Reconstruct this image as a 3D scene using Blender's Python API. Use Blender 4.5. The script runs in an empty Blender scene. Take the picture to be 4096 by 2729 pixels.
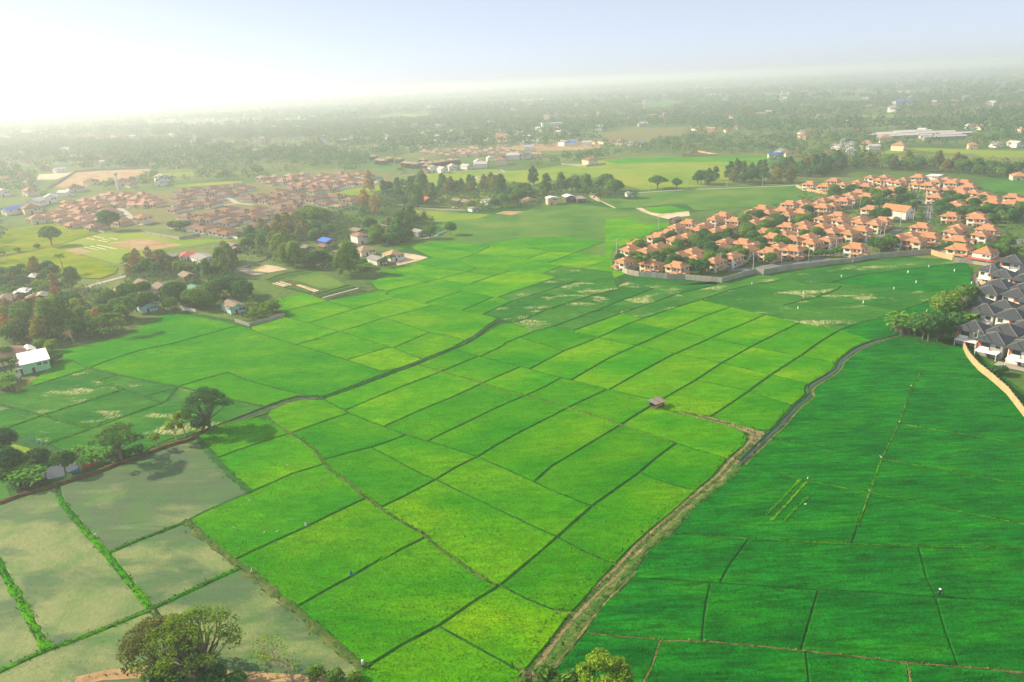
import bpy, bmesh, math, random
import numpy as np
from mathutils import Matrix, Vector

random.seed(7)
rng = np.random.default_rng(7)
S = bpy.context.scene
COL = S.collection
R = math.radians

# ------------------------------------------------------------------ camera
IMW, IMH, FPX = 4096.0, 2729.0, 2925.0
PITCH, ROLL, CAMH = R(19.4), R(2.7), 95.0
_f = Vector((0, math.cos(PITCH), -math.sin(PITCH)))
_u = Vector((0, math.sin(PITCH), math.cos(PITCH)))
_r = Vector((1, 0, 0))
_cx = math.cos(ROLL) * _r - math.sin(ROLL) * _u
_cy = math.sin(ROLL) * _r + math.cos(ROLL) * _u
cam_d = bpy.data.cameras.new('drone_camera')
cam_d.sensor_width = 36.0
cam_d.lens = 36.0 * FPX / IMW
cam_d.clip_start = 1.0
cam_d.clip_end = 60000.0
cam = bpy.data.objects.new('drone_camera', cam_d)
COL.objects.link(cam)
M = Matrix.Identity(4)
for i in range(3):
    M[i][0], M[i][1], M[i][2] = _cx[i], _cy[i], -_f[i]
M[2][3] = CAMH
cam.matrix_world = M
S.camera = cam

# ------------------------------------------------------------------ sky, sun, exposure
SUN_AZ, SUN_EL = R(-70.0), R(30.0)      # azimuth from +Y towards +X
world = bpy.data.worlds.new('World')
S.world = world
world.use_nodes = True
wn = world.node_tree
wn.nodes.clear()
w_out = wn.nodes.new('ShaderNodeOutputWorld')
w_bg = wn.nodes.new('ShaderNodeBackground')
w_sky = wn.nodes.new('ShaderNodeTexSky')
w_sky.sky_type = 'NISHITA'
w_sky.sun_disc = False
w_sky.sun_elevation = SUN_EL
w_sky.sun_rotation = SUN_AZ
w_sky.altitude = 0.0
w_sky.air_density = 0.36
w_sky.dust_density = 0.9
w_sky.ozone_density = 0.7
w_bg.inputs['Strength'].default_value = 0.14
w_mix = wn.nodes.new('ShaderNodeMix')          # thin even veil of high haze over the clear sky
w_mix.data_type = 'RGBA'
w_mix.inputs[0].default_value = 0.62
w_mix.inputs[7].default_value = (3.05, 3.12, 3.35, 1)
wn.links.new(w_sky.outputs['Color'], w_mix.inputs[6])
wn.links.new(w_mix.outputs[2], w_bg.inputs['Color'])
wn.links.new(w_bg.outputs['Background'], w_out.inputs['Surface'])
sun_d = bpy.data.lights.new('sun', 'SUN')
sun_d.energy = 5.0
sun_d.angle = R(0.6)
sun_d.color = (1.0, 0.81, 0.54)
sun = bpy.data.objects.new('sun', sun_d)
COL.objects.link(sun)
sdir = Vector((math.sin(SUN_AZ) * math.cos(SUN_EL), math.cos(SUN_AZ) * math.cos(SUN_EL), math.sin(SUN_EL)))
sun.rotation_euler = sdir.to_track_quat('Z', 'Y').to_euler()
sun.location = (-200, 100, 300)
S.view_settings.view_transform = 'Standard'
S.view_settings.look = 'None'
S.view_settings.gamma = 1.0
S.view_settings.exposure = 0.86
S.view_settings.use_curve_mapping = False
cy = S.cycles
cy.use_denoising = True
cy.max_bounces = 7
cy.diffuse_bounces = 2
cy.glossy_bounces = 2
cy.transmission_bounces = 2
cy.volume_bounces = 2
cy.transparent_max_bounces = 4
cy.caustics_reflective = False
cy.caustics_refractive = False

# ------------------------------------------------------------------ helpers: photo pixel -> place on the ground
FR = dict(v=(0, 0, 1.7408), a=(1000, 1100, .42481), b=(1500, 780, .42481), c=(2000, 1050, .42481), d=(2900, 1050, .42481),
          e=(700, 1550, .42481), f=(1700, 1450, .42481), g=(3096, 1450, .42481), h=(700, 2069, .42481), r=(0, 1300, .46729),
          s=(0, 2000, .46729), t=(1400, 1900, .5102), u=(2600, 1900, .63551), k=(2500, 1550, .41456), w=(3500, 950, .47833),
          L=(0, 850, .46729), M=(1000, 700, .42481), N=(2400, 650, .38233), O=(3200, 650, .38063), T1=(0, 300, .435),
          T2=(1024, 300, .435), T3=(2048, 200, .435), T4=(3072, 200, .435), n1=(2420, 800, .2124), n2=(2820, 750, .2124),
          n3=(3180, 670, .2124), n4=(3250, 830, .2124), n5=(3650, 680, .18946), n6=(3640, 850, .19371), n7=(3780, 1000, .31887),
          l8=(0, 640, .33985), m1=(700, 620, .39082), p2=(1300, 440, .46729), q3=(0, 1050, .35072), q4=(500, 950, .29737),
          q5=(1050, 900, .29737), q6=(0, 1700, .52045), P=(0, 0, 1.0))


def gp(x, y, z=0.0):
    dx = (x - IMW / 2) / FPX
    dy = -(y - IMH / 2) / FPX
    d = _f + dx * _cx + dy * _cy
    t = (CAMH - z) / -d.z
    return (d.x * t, d.y * t)


def G(fr, x, y, z=0.0):
    o = FR[fr]
    return gp(o[0] + x * o[2], o[1] + y * o[2], z)


def inv(x, y, z=0.0):
    """place -> photo pixel"""
    v = Vector((x, y, z - CAMH))
    k = v.dot(_f)
    return (v.dot(_cx) / k * FPX + IMW / 2, -v.dot(_cy) / k * FPX + IMH / 2)


def pts(fr, s, z=0.0):
    out = []
    for t in s.split():
        a = t.split(',')
        out.append(G(fr, float(a[0]), float(a[1]), z))
    return out


def inside(p, poly):
    x, y = p
    c = False
    n = len(poly)
    j = n - 1
    for i in range(n):
        xi, yi = poly[i]
        xj, yj = poly[j]
        if (yi > y) != (yj > y) and x < (xj - xi) * (y - yi) / (yj - yi) + xi:
            c = not c
        j = i
    return c


def area(poly):
    s = 0
    for i in range(len(poly)):
        a, b = poly[i - 1], poly[i]
        s += a[0] * b[1] - b[0] * a[1]
    return s / 2


# ------------------------------------------------------------------ helpers: meshes and objects
class MB:
    def __init__(self):
        self.v = []
        self.f = []

    def box(self, x0, x1, y0, y1, z0, z1):
        b = len(self.v)
        self.v += [(x0, y0, z0), (x1, y0, z0), (x1, y1, z0), (x0, y1, z0), (x0, y0, z1), (x1, y0, z1), (x1, y1, z1), (x0, y1, z1)]
        self.f += [(b, b + 3, b + 2, b + 1), (b + 4, b + 5, b + 6, b + 7), (b, b + 1, b + 5, b + 4), (b + 1, b + 2, b + 6, b + 5),
                   (b + 2, b + 3, b + 7, b + 6), (b + 3, b, b + 4, b + 7)]
        return self

    def poly(self, p):
        b = len(self.v)
        self.v += [tuple(q) for q in p]
        self.f.append(tuple(range(b, b + len(p))))
        return self

    def tube(self, p, rad, n=6, cap=True):
        p = [Vector(q) for q in p]
        if not isinstance(rad, (list, tuple)):
            rad = [rad] * len(p)
        b0 = len(self.v)
        for i, q in enumerate(p):
            d = (p[min(i + 1, len(p) - 1)] - p[max(i - 1, 0)])
            if d.length < 1e-6:
                d = Vector((0, 0, 1))
            d.normalize()
            a = d.orthogonal().normalized() if abs(d.z) < .9 else Vector((1, 0, 0))
            a = (a - a.dot(d) * d).normalized()
            c = d.cross(a)
            for j in range(n):
                t = 2 * math.pi * j / n
                w = q + rad[i] * (math.cos(t) * a + math.sin(t) * c)
                self.v.append(tuple(w))
        for i in range(len(p) - 1):
            for j in range(n):
                k = (j + 1) % n
                self.f.append((b0 + i * n + j, b0 + i * n + k, b0 + (i + 1) * n + k, b0 + (i + 1) * n + j))
        if cap:
            self.f.append(tuple(b0 + (len(p) - 1) * n + j for j in range(n)))
        return self

    def mesh(self, name, mat=None, smooth=False):
        me = bpy.data.meshes.new(name)
        me.from_pydata(self.v, [], self.f)
        if mat:
            me.materials.append(mat)
        if smooth:
            me.polygons.foreach_set('use_smooth', [True] * len(me.polygons))
        return me


def ob(name, data, parent=None, loc=(0, 0, 0), rz=0.0, sc=None, label=None, cat=None, group=None, kind=None):
    o = bpy.data.objects.new(name, data)
    COL.objects.link(o)
    if parent:
        o.parent = parent
    o.location = loc
    o.rotation_euler = (0, 0, rz)
    if sc:
        o.scale = sc if isinstance(sc, (tuple, list)) else (sc, sc, sc)
    for k, v in (('label', label), ('category', cat), ('group', group), ('kind', kind)):
        if v:
            o[k] = v
    return o


def tag(o, label=None, cat=None, group=None, kind=None):
    for k, v in (('label', label), ('category', cat), ('group', group), ('kind', kind)):
        if v:
            o[k] = v
    return o


def dup(root, loc, rz, sc=None, **kw):
    r = root.copy()
    COL.objects.link(r)
    r.location = loc
    r.rotation_euler = (0, 0, rz)
    if sc:
        r.scale = sc if isinstance(sc, (tuple, list)) else (sc, sc, sc)
    tag(r, **kw)
    for ch in root.children:
        c = ch.copy()
        COL.objects.link(c)
        c.parent = r
        for g in ch.children:
            d = g.copy()
            COL.objects.link(d)
            d.parent = c
    return r


def ordinal(n):
    w = ['', 'first', 'second', 'third', 'fourth', 'fifth', 'sixth', 'seventh', 'eighth', 'ninth', 'tenth', 'eleventh', 'twelfth']
    if n < len(w):
        return w[n]
    return '%d%s' % (n, 'th' if 10 < n % 100 < 14 else {1: 'st', 2: 'nd', 3: 'rd'}.get(n % 10, 'th'))


# ------------------------------------------------------------------ materials
def nt(name):
    m = bpy.data.materials.new(name)
    m.use_nodes = True
    t = m.node_tree
    t.nodes.clear()
    o = t.nodes.new('ShaderNodeOutputMaterial')
    p = t.nodes.new('ShaderNodeBsdfPrincipled')
    t.links.new(p.outputs[0], o.inputs[0])
    return m, t, p, o


def nd(t, typ, **kw):
    n = t.nodes.new(typ)
    for k, v in kw.items():
        if k in n.inputs:
            n.inputs[k].default_value = v
        else:
            setattr(n, k, v)
    return n


def noise(t, vec, scale, detail=4.0, rough=.55, dist=0.0):
    n = nd(t, 'ShaderNodeTexNoise', Scale=scale, Detail=detail, Roughness=rough, Distortion=dist)
    if vec is not None:
        t.links.new(vec, n.inputs['Vector'])
    return n.outputs['Fac']


def ramp(t, fac, stops):
    n = t.nodes.new('ShaderNodeValToRGB')
    e = n.color_ramp.elements
    while len(e) < len(stops):
        e.new(0.5)
    for i, (p, c) in enumerate(stops):
        e[i].position = p
        e[i].color = (c[0], c[1], c[2], 1) if hasattr(c, '__len__') else (c, c, c, 1)
    t.links.new(fac, n.inputs[0])
    return n.outputs[0]


def mix(t, a, b, fac, mode='MIX'):
    n = t.nodes.new('ShaderNodeMix')
    n.data_type = 'RGBA'
    n.blend_type = mode
    for i, val in ((0, fac), (6, a), (7, b)):
        if isinstance(val, (int, float)):
            n.inputs[i].default_value = val
        elif isinstance(val, (tuple, list)):
            n.inputs[i].default_value = (val[0], val[1], val[2], 1)
        else:
            t.links.new(val, n.inputs[i])
    return n.outputs[2]


def mapped(t, rot=0.0, scale=(1, 1, 1), coord='Object'):
    tc = t.nodes.new('ShaderNodeTexCoord')
    mp = t.nodes.new('ShaderNodeMapping')
    mp.inputs['Rotation'].default_value = (0, 0, rot)
    mp.inputs['Scale'].default_value = scale
    t.links.new(tc.outputs[coord], mp.inputs['Vector'])
    return mp.outputs[0]


def bump(t, p, h, strength=.4, dist=.2):
    b = nd(t, 'ShaderNodeBump', Strength=strength, Distance=dist)
    t.links.new(h, b.inputs['Height'])
    t.links.new(b.outputs[0], p.inputs['Normal'])


def plain(name, col, rough=.7, var=.18, scale=.6, spec=.3, metal=0.0, rnd=0.0):
    """painted or rendered surface: base colour broken by weathering noise, optional per-object variation"""
    m, t, p, o = nt(name)
    v = mapped(t)
    n1 = noise(t, v, scale, 5)
    c = mix(t, tuple(x * (1 - var) for x in col), tuple(min(1, x * (1 + var)) for x in col), n1)
    if rnd:
        oi = t.nodes.new('ShaderNodeObjectInfo')
        c = mix(t, c, ramp(t, oi.outputs['Random'], [(0, (1 - rnd, 1 - rnd * .8, 1 - rnd * .5)), (.5, (1, 1 - rnd * .25, 1 - rnd * .5)), (1, (1.0, 1.0, 1.0))]), 1.0, 'MULTIPLY')
    t.links.new(c, p.inputs['Base Color'])
    p.inputs['Roughness'].default_value = rough
    p.inputs['Specular IOR Level'].default_value = spec
    p.inputs['Metallic'].default_value = metal
    return m


def rice(name, dark, mid, light, fine=.35, patch=.030, stretch=2.2, rot=.55, seed=0.0, gaps=None, streak=.15):
    m, t, p, o = nt(name)
    v = mapped(t, rot, (1, stretch, 1))
    va = t.nodes.new('ShaderNodeVectorMath')
    va.operation = 'ADD'
    oi = t.nodes.new('ShaderNodeObjectInfo')
    mu = nd(t, 'ShaderNodeMath', operation='MULTIPLY')
    mu.inputs[1].default_value = 900.0
    t.links.new(oi.outputs['Random'], mu.inputs[0])
    t.links.new(v, va.inputs[0])
    t.links.new(mu.outputs[0], va.inputs[1])
    V = va.outputs[0]
    big = noise(t, V, patch, 3, .5, .3)
    medn = noise(t, V, .22, 4, .6)
    fin = noise(t, mapped(t), 2.6, 3, .7)
    c = ramp(t, big, [(.34, dark), (.52, mid), (.70, light)])
    c = mix(t, c, ramp(t, medn, [(.3, .72), (.7, 1.18)]), .8, 'MULTIPLY')
    c = mix(t, c, ramp(t, fin, [(.3, 1 - fine), (.7, 1 + fine)]), 1.0, 'MULTIPLY')
    c = mix(t, c, ramp(t, oi.outputs['Random'], [(0, (.88, .93, .9)), (.5, (1, 1, 1)), (1, (1.10, 1.04, 1))]), 1.0, 'MULTIPLY')
    st = noise(t, mapped(t, .08, (.16, 1.1, 1)), .9, 4, .65)
    c = mix(t, c, ramp(t, st, [(.36, 1 - streak), (.58, 1.0), (.75, 1 + streak * .3)]), 1.0, 'MULTIPLY')
    if gaps:
        g1 = ramp(t, noise(t, V, .040, 4, .6), [(gaps[0] - .03, 0.0), (gaps[0] + .05, 1.0)])
        g2 = ramp(t, noise(t, mapped(t, .9, (2.0, .4, 1)), 1.0, 3, .6), [(.42, 0.0), (.56, 1.0)])
        c = mix(t, c, gaps[1], mix(t, g1, g2, 1.0, 'MULTIPLY'))
    t.links.new(c, p.inputs['Base Color'])
    p.inputs['Roughness'].default_value = .75
    p.inputs['Specular IOR Level'].default_value = .0
    bump(t, p, fin, .55, .35)
    return m


def flooded(name, rot, pale, water, mud, cover=.5):
    """young rice standing in shallow water: streaks of pale shoots over wet ground, bare muddy pools between"""
    m, t, p, o = nt(name)
    v = mapped(t, rot, (1, 1, 1))
    oi = t.nodes.new('ShaderNodeObjectInfo')
    mu = nd(t, 'ShaderNodeMath', operation='MULTIPLY')
    mu.inputs[1].default_value = 400.0
    t.links.new(oi.outputs['Random'], mu.inputs[0])
    va = t.nodes.new('ShaderNodeVectorMath')
    va.operation = 'ADD'
    t.links.new(mapped(t, rot, (1, 1.8, 1)), va.inputs[0])
    t.links.new(mu.outputs[0], va.inputs[1])
    big = noise(t, va.outputs[0], .038, 5, .6, .5)
    streak = noise(t, mapped(t, rot + .5, (3.2, .7, 1)), 1.0, 4, .65, .3)
    fin = noise(t, v, 3.0, 3, .7)
    rows = mix(t, streak, fin, .35)
    pool = ramp(t, big, [(cover - .04, 1.0), (cover + .09, 0.0)])
    c_r = ramp(t, rows, [(.30, mud), (.48, tuple(x * .85 for x in pale)), (.66, tuple(min(1, x * 1.2) for x in pale))])
    c_w = ramp(t, noise(t, mapped(t, rot, (.35, 2.2, 1)), .16, 4), [(.3, water), (.6, tuple(.5 * (x + y) for x, y in zip(water, mud))), (.8, (.17, .155, .08))])
    c_w = mix(t, c_w, ramp(t, fin, [(.3, .8), (.7, 1.2)]), 1.0, 'MULTIPLY')
    c = mix(t, c_r, c_w, pool)
    grn = ramp(t, noise(t, v, .13, 5, .65), [(.47, 0.0), (.68, .6)])
    c = mix(t, c, (.045, .17, .025), grn)
    t.links.new(c, p.inputs['Base Color'])
    p.inputs['Roughness'].default_value = .62
    p.inputs['Specular IOR Level'].default_value = .12
    bump(t, p, rows, .4, .1)
    return m


def grassy(name, a, b, c, s1=.12, s2=1.2, rough=.85):
    m, t, p, o = nt(name)
    v = mapped(t)
    n1 = noise(t, v, s1, 5, .6)
    n2 = noise(t, v, s2, 4, .7)
    k = ramp(t, n1, [(.35, a), (.5, b), (.68, c)])
    k = mix(t, k, ramp(t, n2, [(.3, .6), (.7, 1.3)]), .8, 'MULTIPLY')
    t.links.new(k, p.inputs['Base Color'])
    p.inputs['Roughness'].default_value = rough
    p.inputs['Specular IOR Level'].default_value = .08
    bump(t, p, n2, .5, .3)
    return m


def leafmat(name, dark, light, hue=.22, trans=.38):
    m = bpy.data.materials.new(name)
    m.use_nodes = True
    t = m.node_tree
    t.nodes.clear()
    o = t.nodes.new('ShaderNodeOutputMaterial')
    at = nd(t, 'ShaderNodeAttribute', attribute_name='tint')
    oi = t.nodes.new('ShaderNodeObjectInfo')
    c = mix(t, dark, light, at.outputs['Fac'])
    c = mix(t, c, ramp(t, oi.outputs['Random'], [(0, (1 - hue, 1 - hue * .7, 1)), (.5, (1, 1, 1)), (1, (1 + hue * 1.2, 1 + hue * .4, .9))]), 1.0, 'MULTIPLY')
    df = t.nodes.new('ShaderNodeBsdfDiffuse')
    tr = t.nodes.new('ShaderNodeBsdfTranslucent')
    ms = t.nodes.new('ShaderNodeMixShader')
    ms.inputs[0].default_value = trans
    t.links.new(c, df.inputs[0])
    t.links.new(c, tr.inputs[0])
    t.links.new(df.outputs[0], ms.inputs[1])
    t.links.new(tr.outputs[0], ms.inputs[2])
    t.links.new(ms.outputs[0], o.inputs[0])
    return m


MAT = {}
MAT['ground'] = grassy('dry_ground', (.05, .12, .025), (.09, .16, .03), (.19, .21, .07), .006, .3)
MAT['meadow'] = grassy('meadow_grass', (.022, .13, .010), (.045, .18, .015), (.09, .22, .02), .03, .9)
MAT['olive_meadow'] = grassy('olive_meadow_grass', (.04, .15, .015), (.075, .19, .02), (.14, .22, .035), .03, .8)
MAT['yellow_meadow'] = grassy('yellow_meadow_grass', (.12, .23, .008), (.18, .28, .010), (.26, .28, .03), .02, .8)
MAT['margin'] = grassy('bund_grass', (.010, .075, .012), (.016, .105, .012), (.04, .14, .014), .4, 2.5)
MAT['verge'] = grassy('verge_grass', (.03, .085, .018), (.06, .12, .022), (.13, .15, .045), .3, 2.0)
MAT['drygrass'] = grassy('dry_grass', (.09, .12, .03), (.16, .165, .05), (.24, .21, .09), .6, 2.5)
MAT['rice_glow_tint'] = rice('glow_tinted_rice', (.13, .225, .004), (.205, .27, .005), (.28, .30, .012))  # yellow of the warm glow on the left put into the rice colour
MAT['trackgrass'] = grassy('worn_track_grass', (.030, .12, .018), (.065, .145, .025), (.16, .175, .055), .5, 2.0)
MAT['track'] = grassy('track_soil', (.13, .12, .05), (.22, .19, .09), (.30, .25, .13), .5, 2.0)
MAT['soil'] = grassy('bare_soil', (.26, .17, .08), (.36, .25, .13), (.46, .34, .20), .06, .8)
MAT['sand'] = grassy('pale_sand', (.42, .33, .20), (.55, .46, .31), (.62, .54, .40), .1, .8)
MAT['redsoil'] = grassy('brown_bank', (.07, .05, .025), (.12, .075, .035), (.17, .11, .05), .4, 1.5)
MAT['road'] = plain('road_concrete', (.36, .34, .31), .8, .15, .3)
MAT['asphalt'] = plain('estate_road', (.17, .18, .18), .8, .15, .3)
MAT['rice_bright'] = rice('ripening_rice', (.030, .240, .001), (.076, .290, .0008), (.140, .335, .0006))
MAT['rice_mid'] = rice('leafy_rice', (.020, .210, .003), (.045, .250, .002), (.088, .290, .001))
MAT['rice_deep'] = rice('young_deep_rice', (.003, .130, .012), (.007, .180, .012), (.018, .220, .007), .45, .05, 3.0, .25, 0, None, .45)
MAT['rice_sparse'] = rice('thin_rice', (.020, .140, .018), (.038, .175, .022), (.070, .210, .030), .3, .03, 2.0, .5, 0, (.585, (.40, .40, .19)))
MAT['flood'] = flooded('flooded_seedlings', .35, (.205, .255, .100), (.050, .112, .050), (.095, .165, .060), .50)
MAT['flood_b'] = flooded('flooded_seedlings_thin', .35, (.205, .255, .105), (.052, .108, .054), (.095, .155, .060), .58)
_m, _t, _p, _o = nt('canal_water')
_p.inputs['Base Color'].default_value = (.03, .045, .045, 1)
_p.inputs['Roughness'].default_value = .06
_p.inputs['Specular IOR Level'].default_value = .6
bump(_t, _p, noise(_t, mapped(_t), .9, 3), .06, .1)
MAT['water'] = _m
MAT['tile_orange'] = plain('orange_roof_tile', (.45, .22, .115), .85, .24, 1.1, .2, 0, .18)
MAT['tile_brown'] = plain('brown_roof_tile', (.24, .145, .10), .85, .16, .3, .1, 0, .3)
MAT['tile_tan'] = plain('tan_roof_tile', (.40, .29, .19), .8, .16, .3, .2, 0, .25)
MAT['tile_pale'] = plain('pale_orange_roof_tile', (.37, .205, .135), .8, .15, .3, .2, 0, .25)
MAT['tile_grey'] = plain('slate_grey_roof_tile', (.050, .062, .076), .7, .2, .8, .3, 0, .2)
MAT['ridge'] = plain('ridge_cap_tile', (.36, .16, .085), .8, .1)
MAT['ridge_grey'] = plain('grey_ridge_cap', (.22, .21, .19), .8, .1)
MAT['fascia'] = plain('fascia_board', (.22, .10, .06), .7, .1)
MAT['wall_cream'] = plain('cream_render', (.74, .66, .47), .85, .08, .4, .2, 0, .16)
MAT['wall_white'] = plain('white_render', (.78, .76, .72), .85, .06, .4, .2, 0, .1)
MAT['wall_pink'] = plain('pink_render', (.70, .42, .36), .85, .08, .4)
MAT['wall_aqua'] = plain('aqua_render', (.36, .62, .66), .85, .08, .4)
MAT['wall_mint'] = plain('mint_render', (.36, .72, .40), .85, .08, .4)
MAT['wall_wood'] = plain('dark_timber_wall', (.12, .085, .06), .8, .2, 1.2)
MAT['wall_grey'] = plain('grey_render', (.33, .34, .34), .85, .1, .4)
MAT['panel_red'] = plain('red_orange_panel', (.62, .09, .035), .6, .1)
MAT['glass'] = plain('dark_window_glass', (.035, .06, .065), .12, .2, .8, .6)
MAT['frame'] = plain('white_window_frame', (.72, .71, .68), .6, .05)
MAT['void'] = plain('dark_timber_door', (.07, .05, .04), .7, .2)
MAT['tin'] = plain('grey_tin_roof', (.34, .33, .31), .45, .22, .8, .4, .35, .3)
MAT['tin_white'] = plain('white_metal_roof', (.80, .79, .77), .45, .05, .4, .4)
MAT['tin_far'] = plain('dull_pale_metal_roof', (.52, .53, .54), .6, .2, .4, .3, 0, .4)
MAT['tin_rust'] = plain('rusty_tin_roof', (.30, .18, .12), .65, .35, .9, .3, .2, .2)
MAT['tin_blue'] = plain('blue_metal_roof', (.035, .15, .60), .45, .1, .5, .4)
MAT['tin_green'] = plain('green_metal_roof', (.06, .22, .15), .55, .2, .5, .3)
MAT['tin_brown'] = plain('brown_cement_tile', (.22, .18, .145), .85, .25, .6, .2, 0, .25)
MAT['tin_red'] = plain('red_metal_roof', (.42, .09, .06), .55, .12, .5, .3)
MAT['concrete'] = plain('weathered_concrete', (.40, .39, .34), .9, .3, .7, .2, 0, .25)
MAT['concrete_warm'] = plain('cream_precast_concrete', (.50, .36, .20), .9, .22, .8, .2, 0, .2)
MAT['pole'] = plain('pale_concrete_pole', (.55, .53, .49), .85, .1, .8)
MAT['bark'] = plain('tree_bark', (.17, .13, .095), .9, .3, 1.5)
MAT['bark_pale'] = plain('pale_tree_bark', (.46, .38, .27), .9, .25, 1.5)
MAT['leaf_green'] = leafmat('green_leaves', (0.052, 0.161, 0.032), (0.214, 0.400, 0.051))
MAT['leaf_dark'] = leafmat('dark_green_leaves', (0.029, 0.123, 0.041), (0.120, 0.284, 0.065))
MAT['leaf_lime'] = leafmat('lime_leaves', (0.109, 0.246, 0.020), (0.362, 0.522, 0.036))
MAT['leaf_olive'] = leafmat('olive_dry_leaves', (0.123, 0.152, 0.036), (0.319, 0.326, 0.080))
MAT['leaf_rust'] = leafmat('rusty_dry_leaves', (.22, .15, .05), (.46, .32, .11))
MAT['leaf_bamboo'] = leafmat('bamboo_leaves', (0.102, 0.217, 0.029), (0.275, 0.435, 0.065))
MAT['leaf_palm'] = leafmat('palm_fronds', (0.058, 0.174, 0.026), (0.217, 0.377, 0.051))
MAT['leaf_banana'] = leafmat('banana_leaves', (0.051, 0.217, 0.029), (0.217, 0.493, 0.058))
MAT['cloth_white'] = plain('white_cloth', (.82, .80, .74), .9, .06, 2)
MAT['cloth_dark'] = plain('dark_cloth', (.03, .035, .05), .9, .2, 2)
MAT['cloth_blue'] = plain('blue_plastic', (.03, .22, .60), .6, .15, 2)
MAT['cloth_red'] = plain('red_plastic', (.62, .06, .05), .6, .15, 2)
MAT['cloth_green'] = plain('teal_netting', (.04, .30, .22), .8, .2, 2)
MAT['skin'] = plain('skin', (.35, .20, .13), .7, .1, 2)
MAT['yellow'] = plain('yellow_paint', (.80, .48, .08), .6, .1, 2)

# ------------------------------------------------------------------ the land
def sheet(name, poly, mat, z, kind='structure', label=None):
    if area(poly) < 0:
        poly = poly[::-1]
    b = MB().poly([(x, y, z) for x, y in poly])
    return ob(name, b.mesh(name, MAT[mat]), kind=kind, label=label)


gnd = MB()
_xs = [-14000, -5000, -1800, -600, -200, 200, 600, 1800, 5000, 14000]
_ys = [-300, 60, 200, 450, 900, 1800, 4000, 8000, 14000]
for _y in _ys:
    for _x in _xs:
        gnd.v.append((_x, _y, -.12))
for j in range(len(_ys) - 1):
    for i in range(len(_xs) - 1):
        a = j * len(_xs) + i
        gnd.f.append((a, a + 1, a + 1 + len(_xs), a + len(_xs)))
ob('ground', gnd.mesh('ground', MAT['ground']), kind='structure')

base = pts('v', '-120,1640 -120,960 0,910 130,850 420,715 590,745 650,730 700,690 880,640 980,600 900,580 1020,545 910,520 930,485 1000,490 '
           '1250,470 1360,465 1400,445 1760,425 1890,435 1700,475 1570,490 1480,530 1395,585 1420,630 1660,643 2090,588 2235,615 2245,690 '
           '2215,770 2215,800 2440,960 2440,1640')
base += [(160, 25), (-160, 25)]
sheet('paddy_land', base, 'margin', 0.0)

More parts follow.
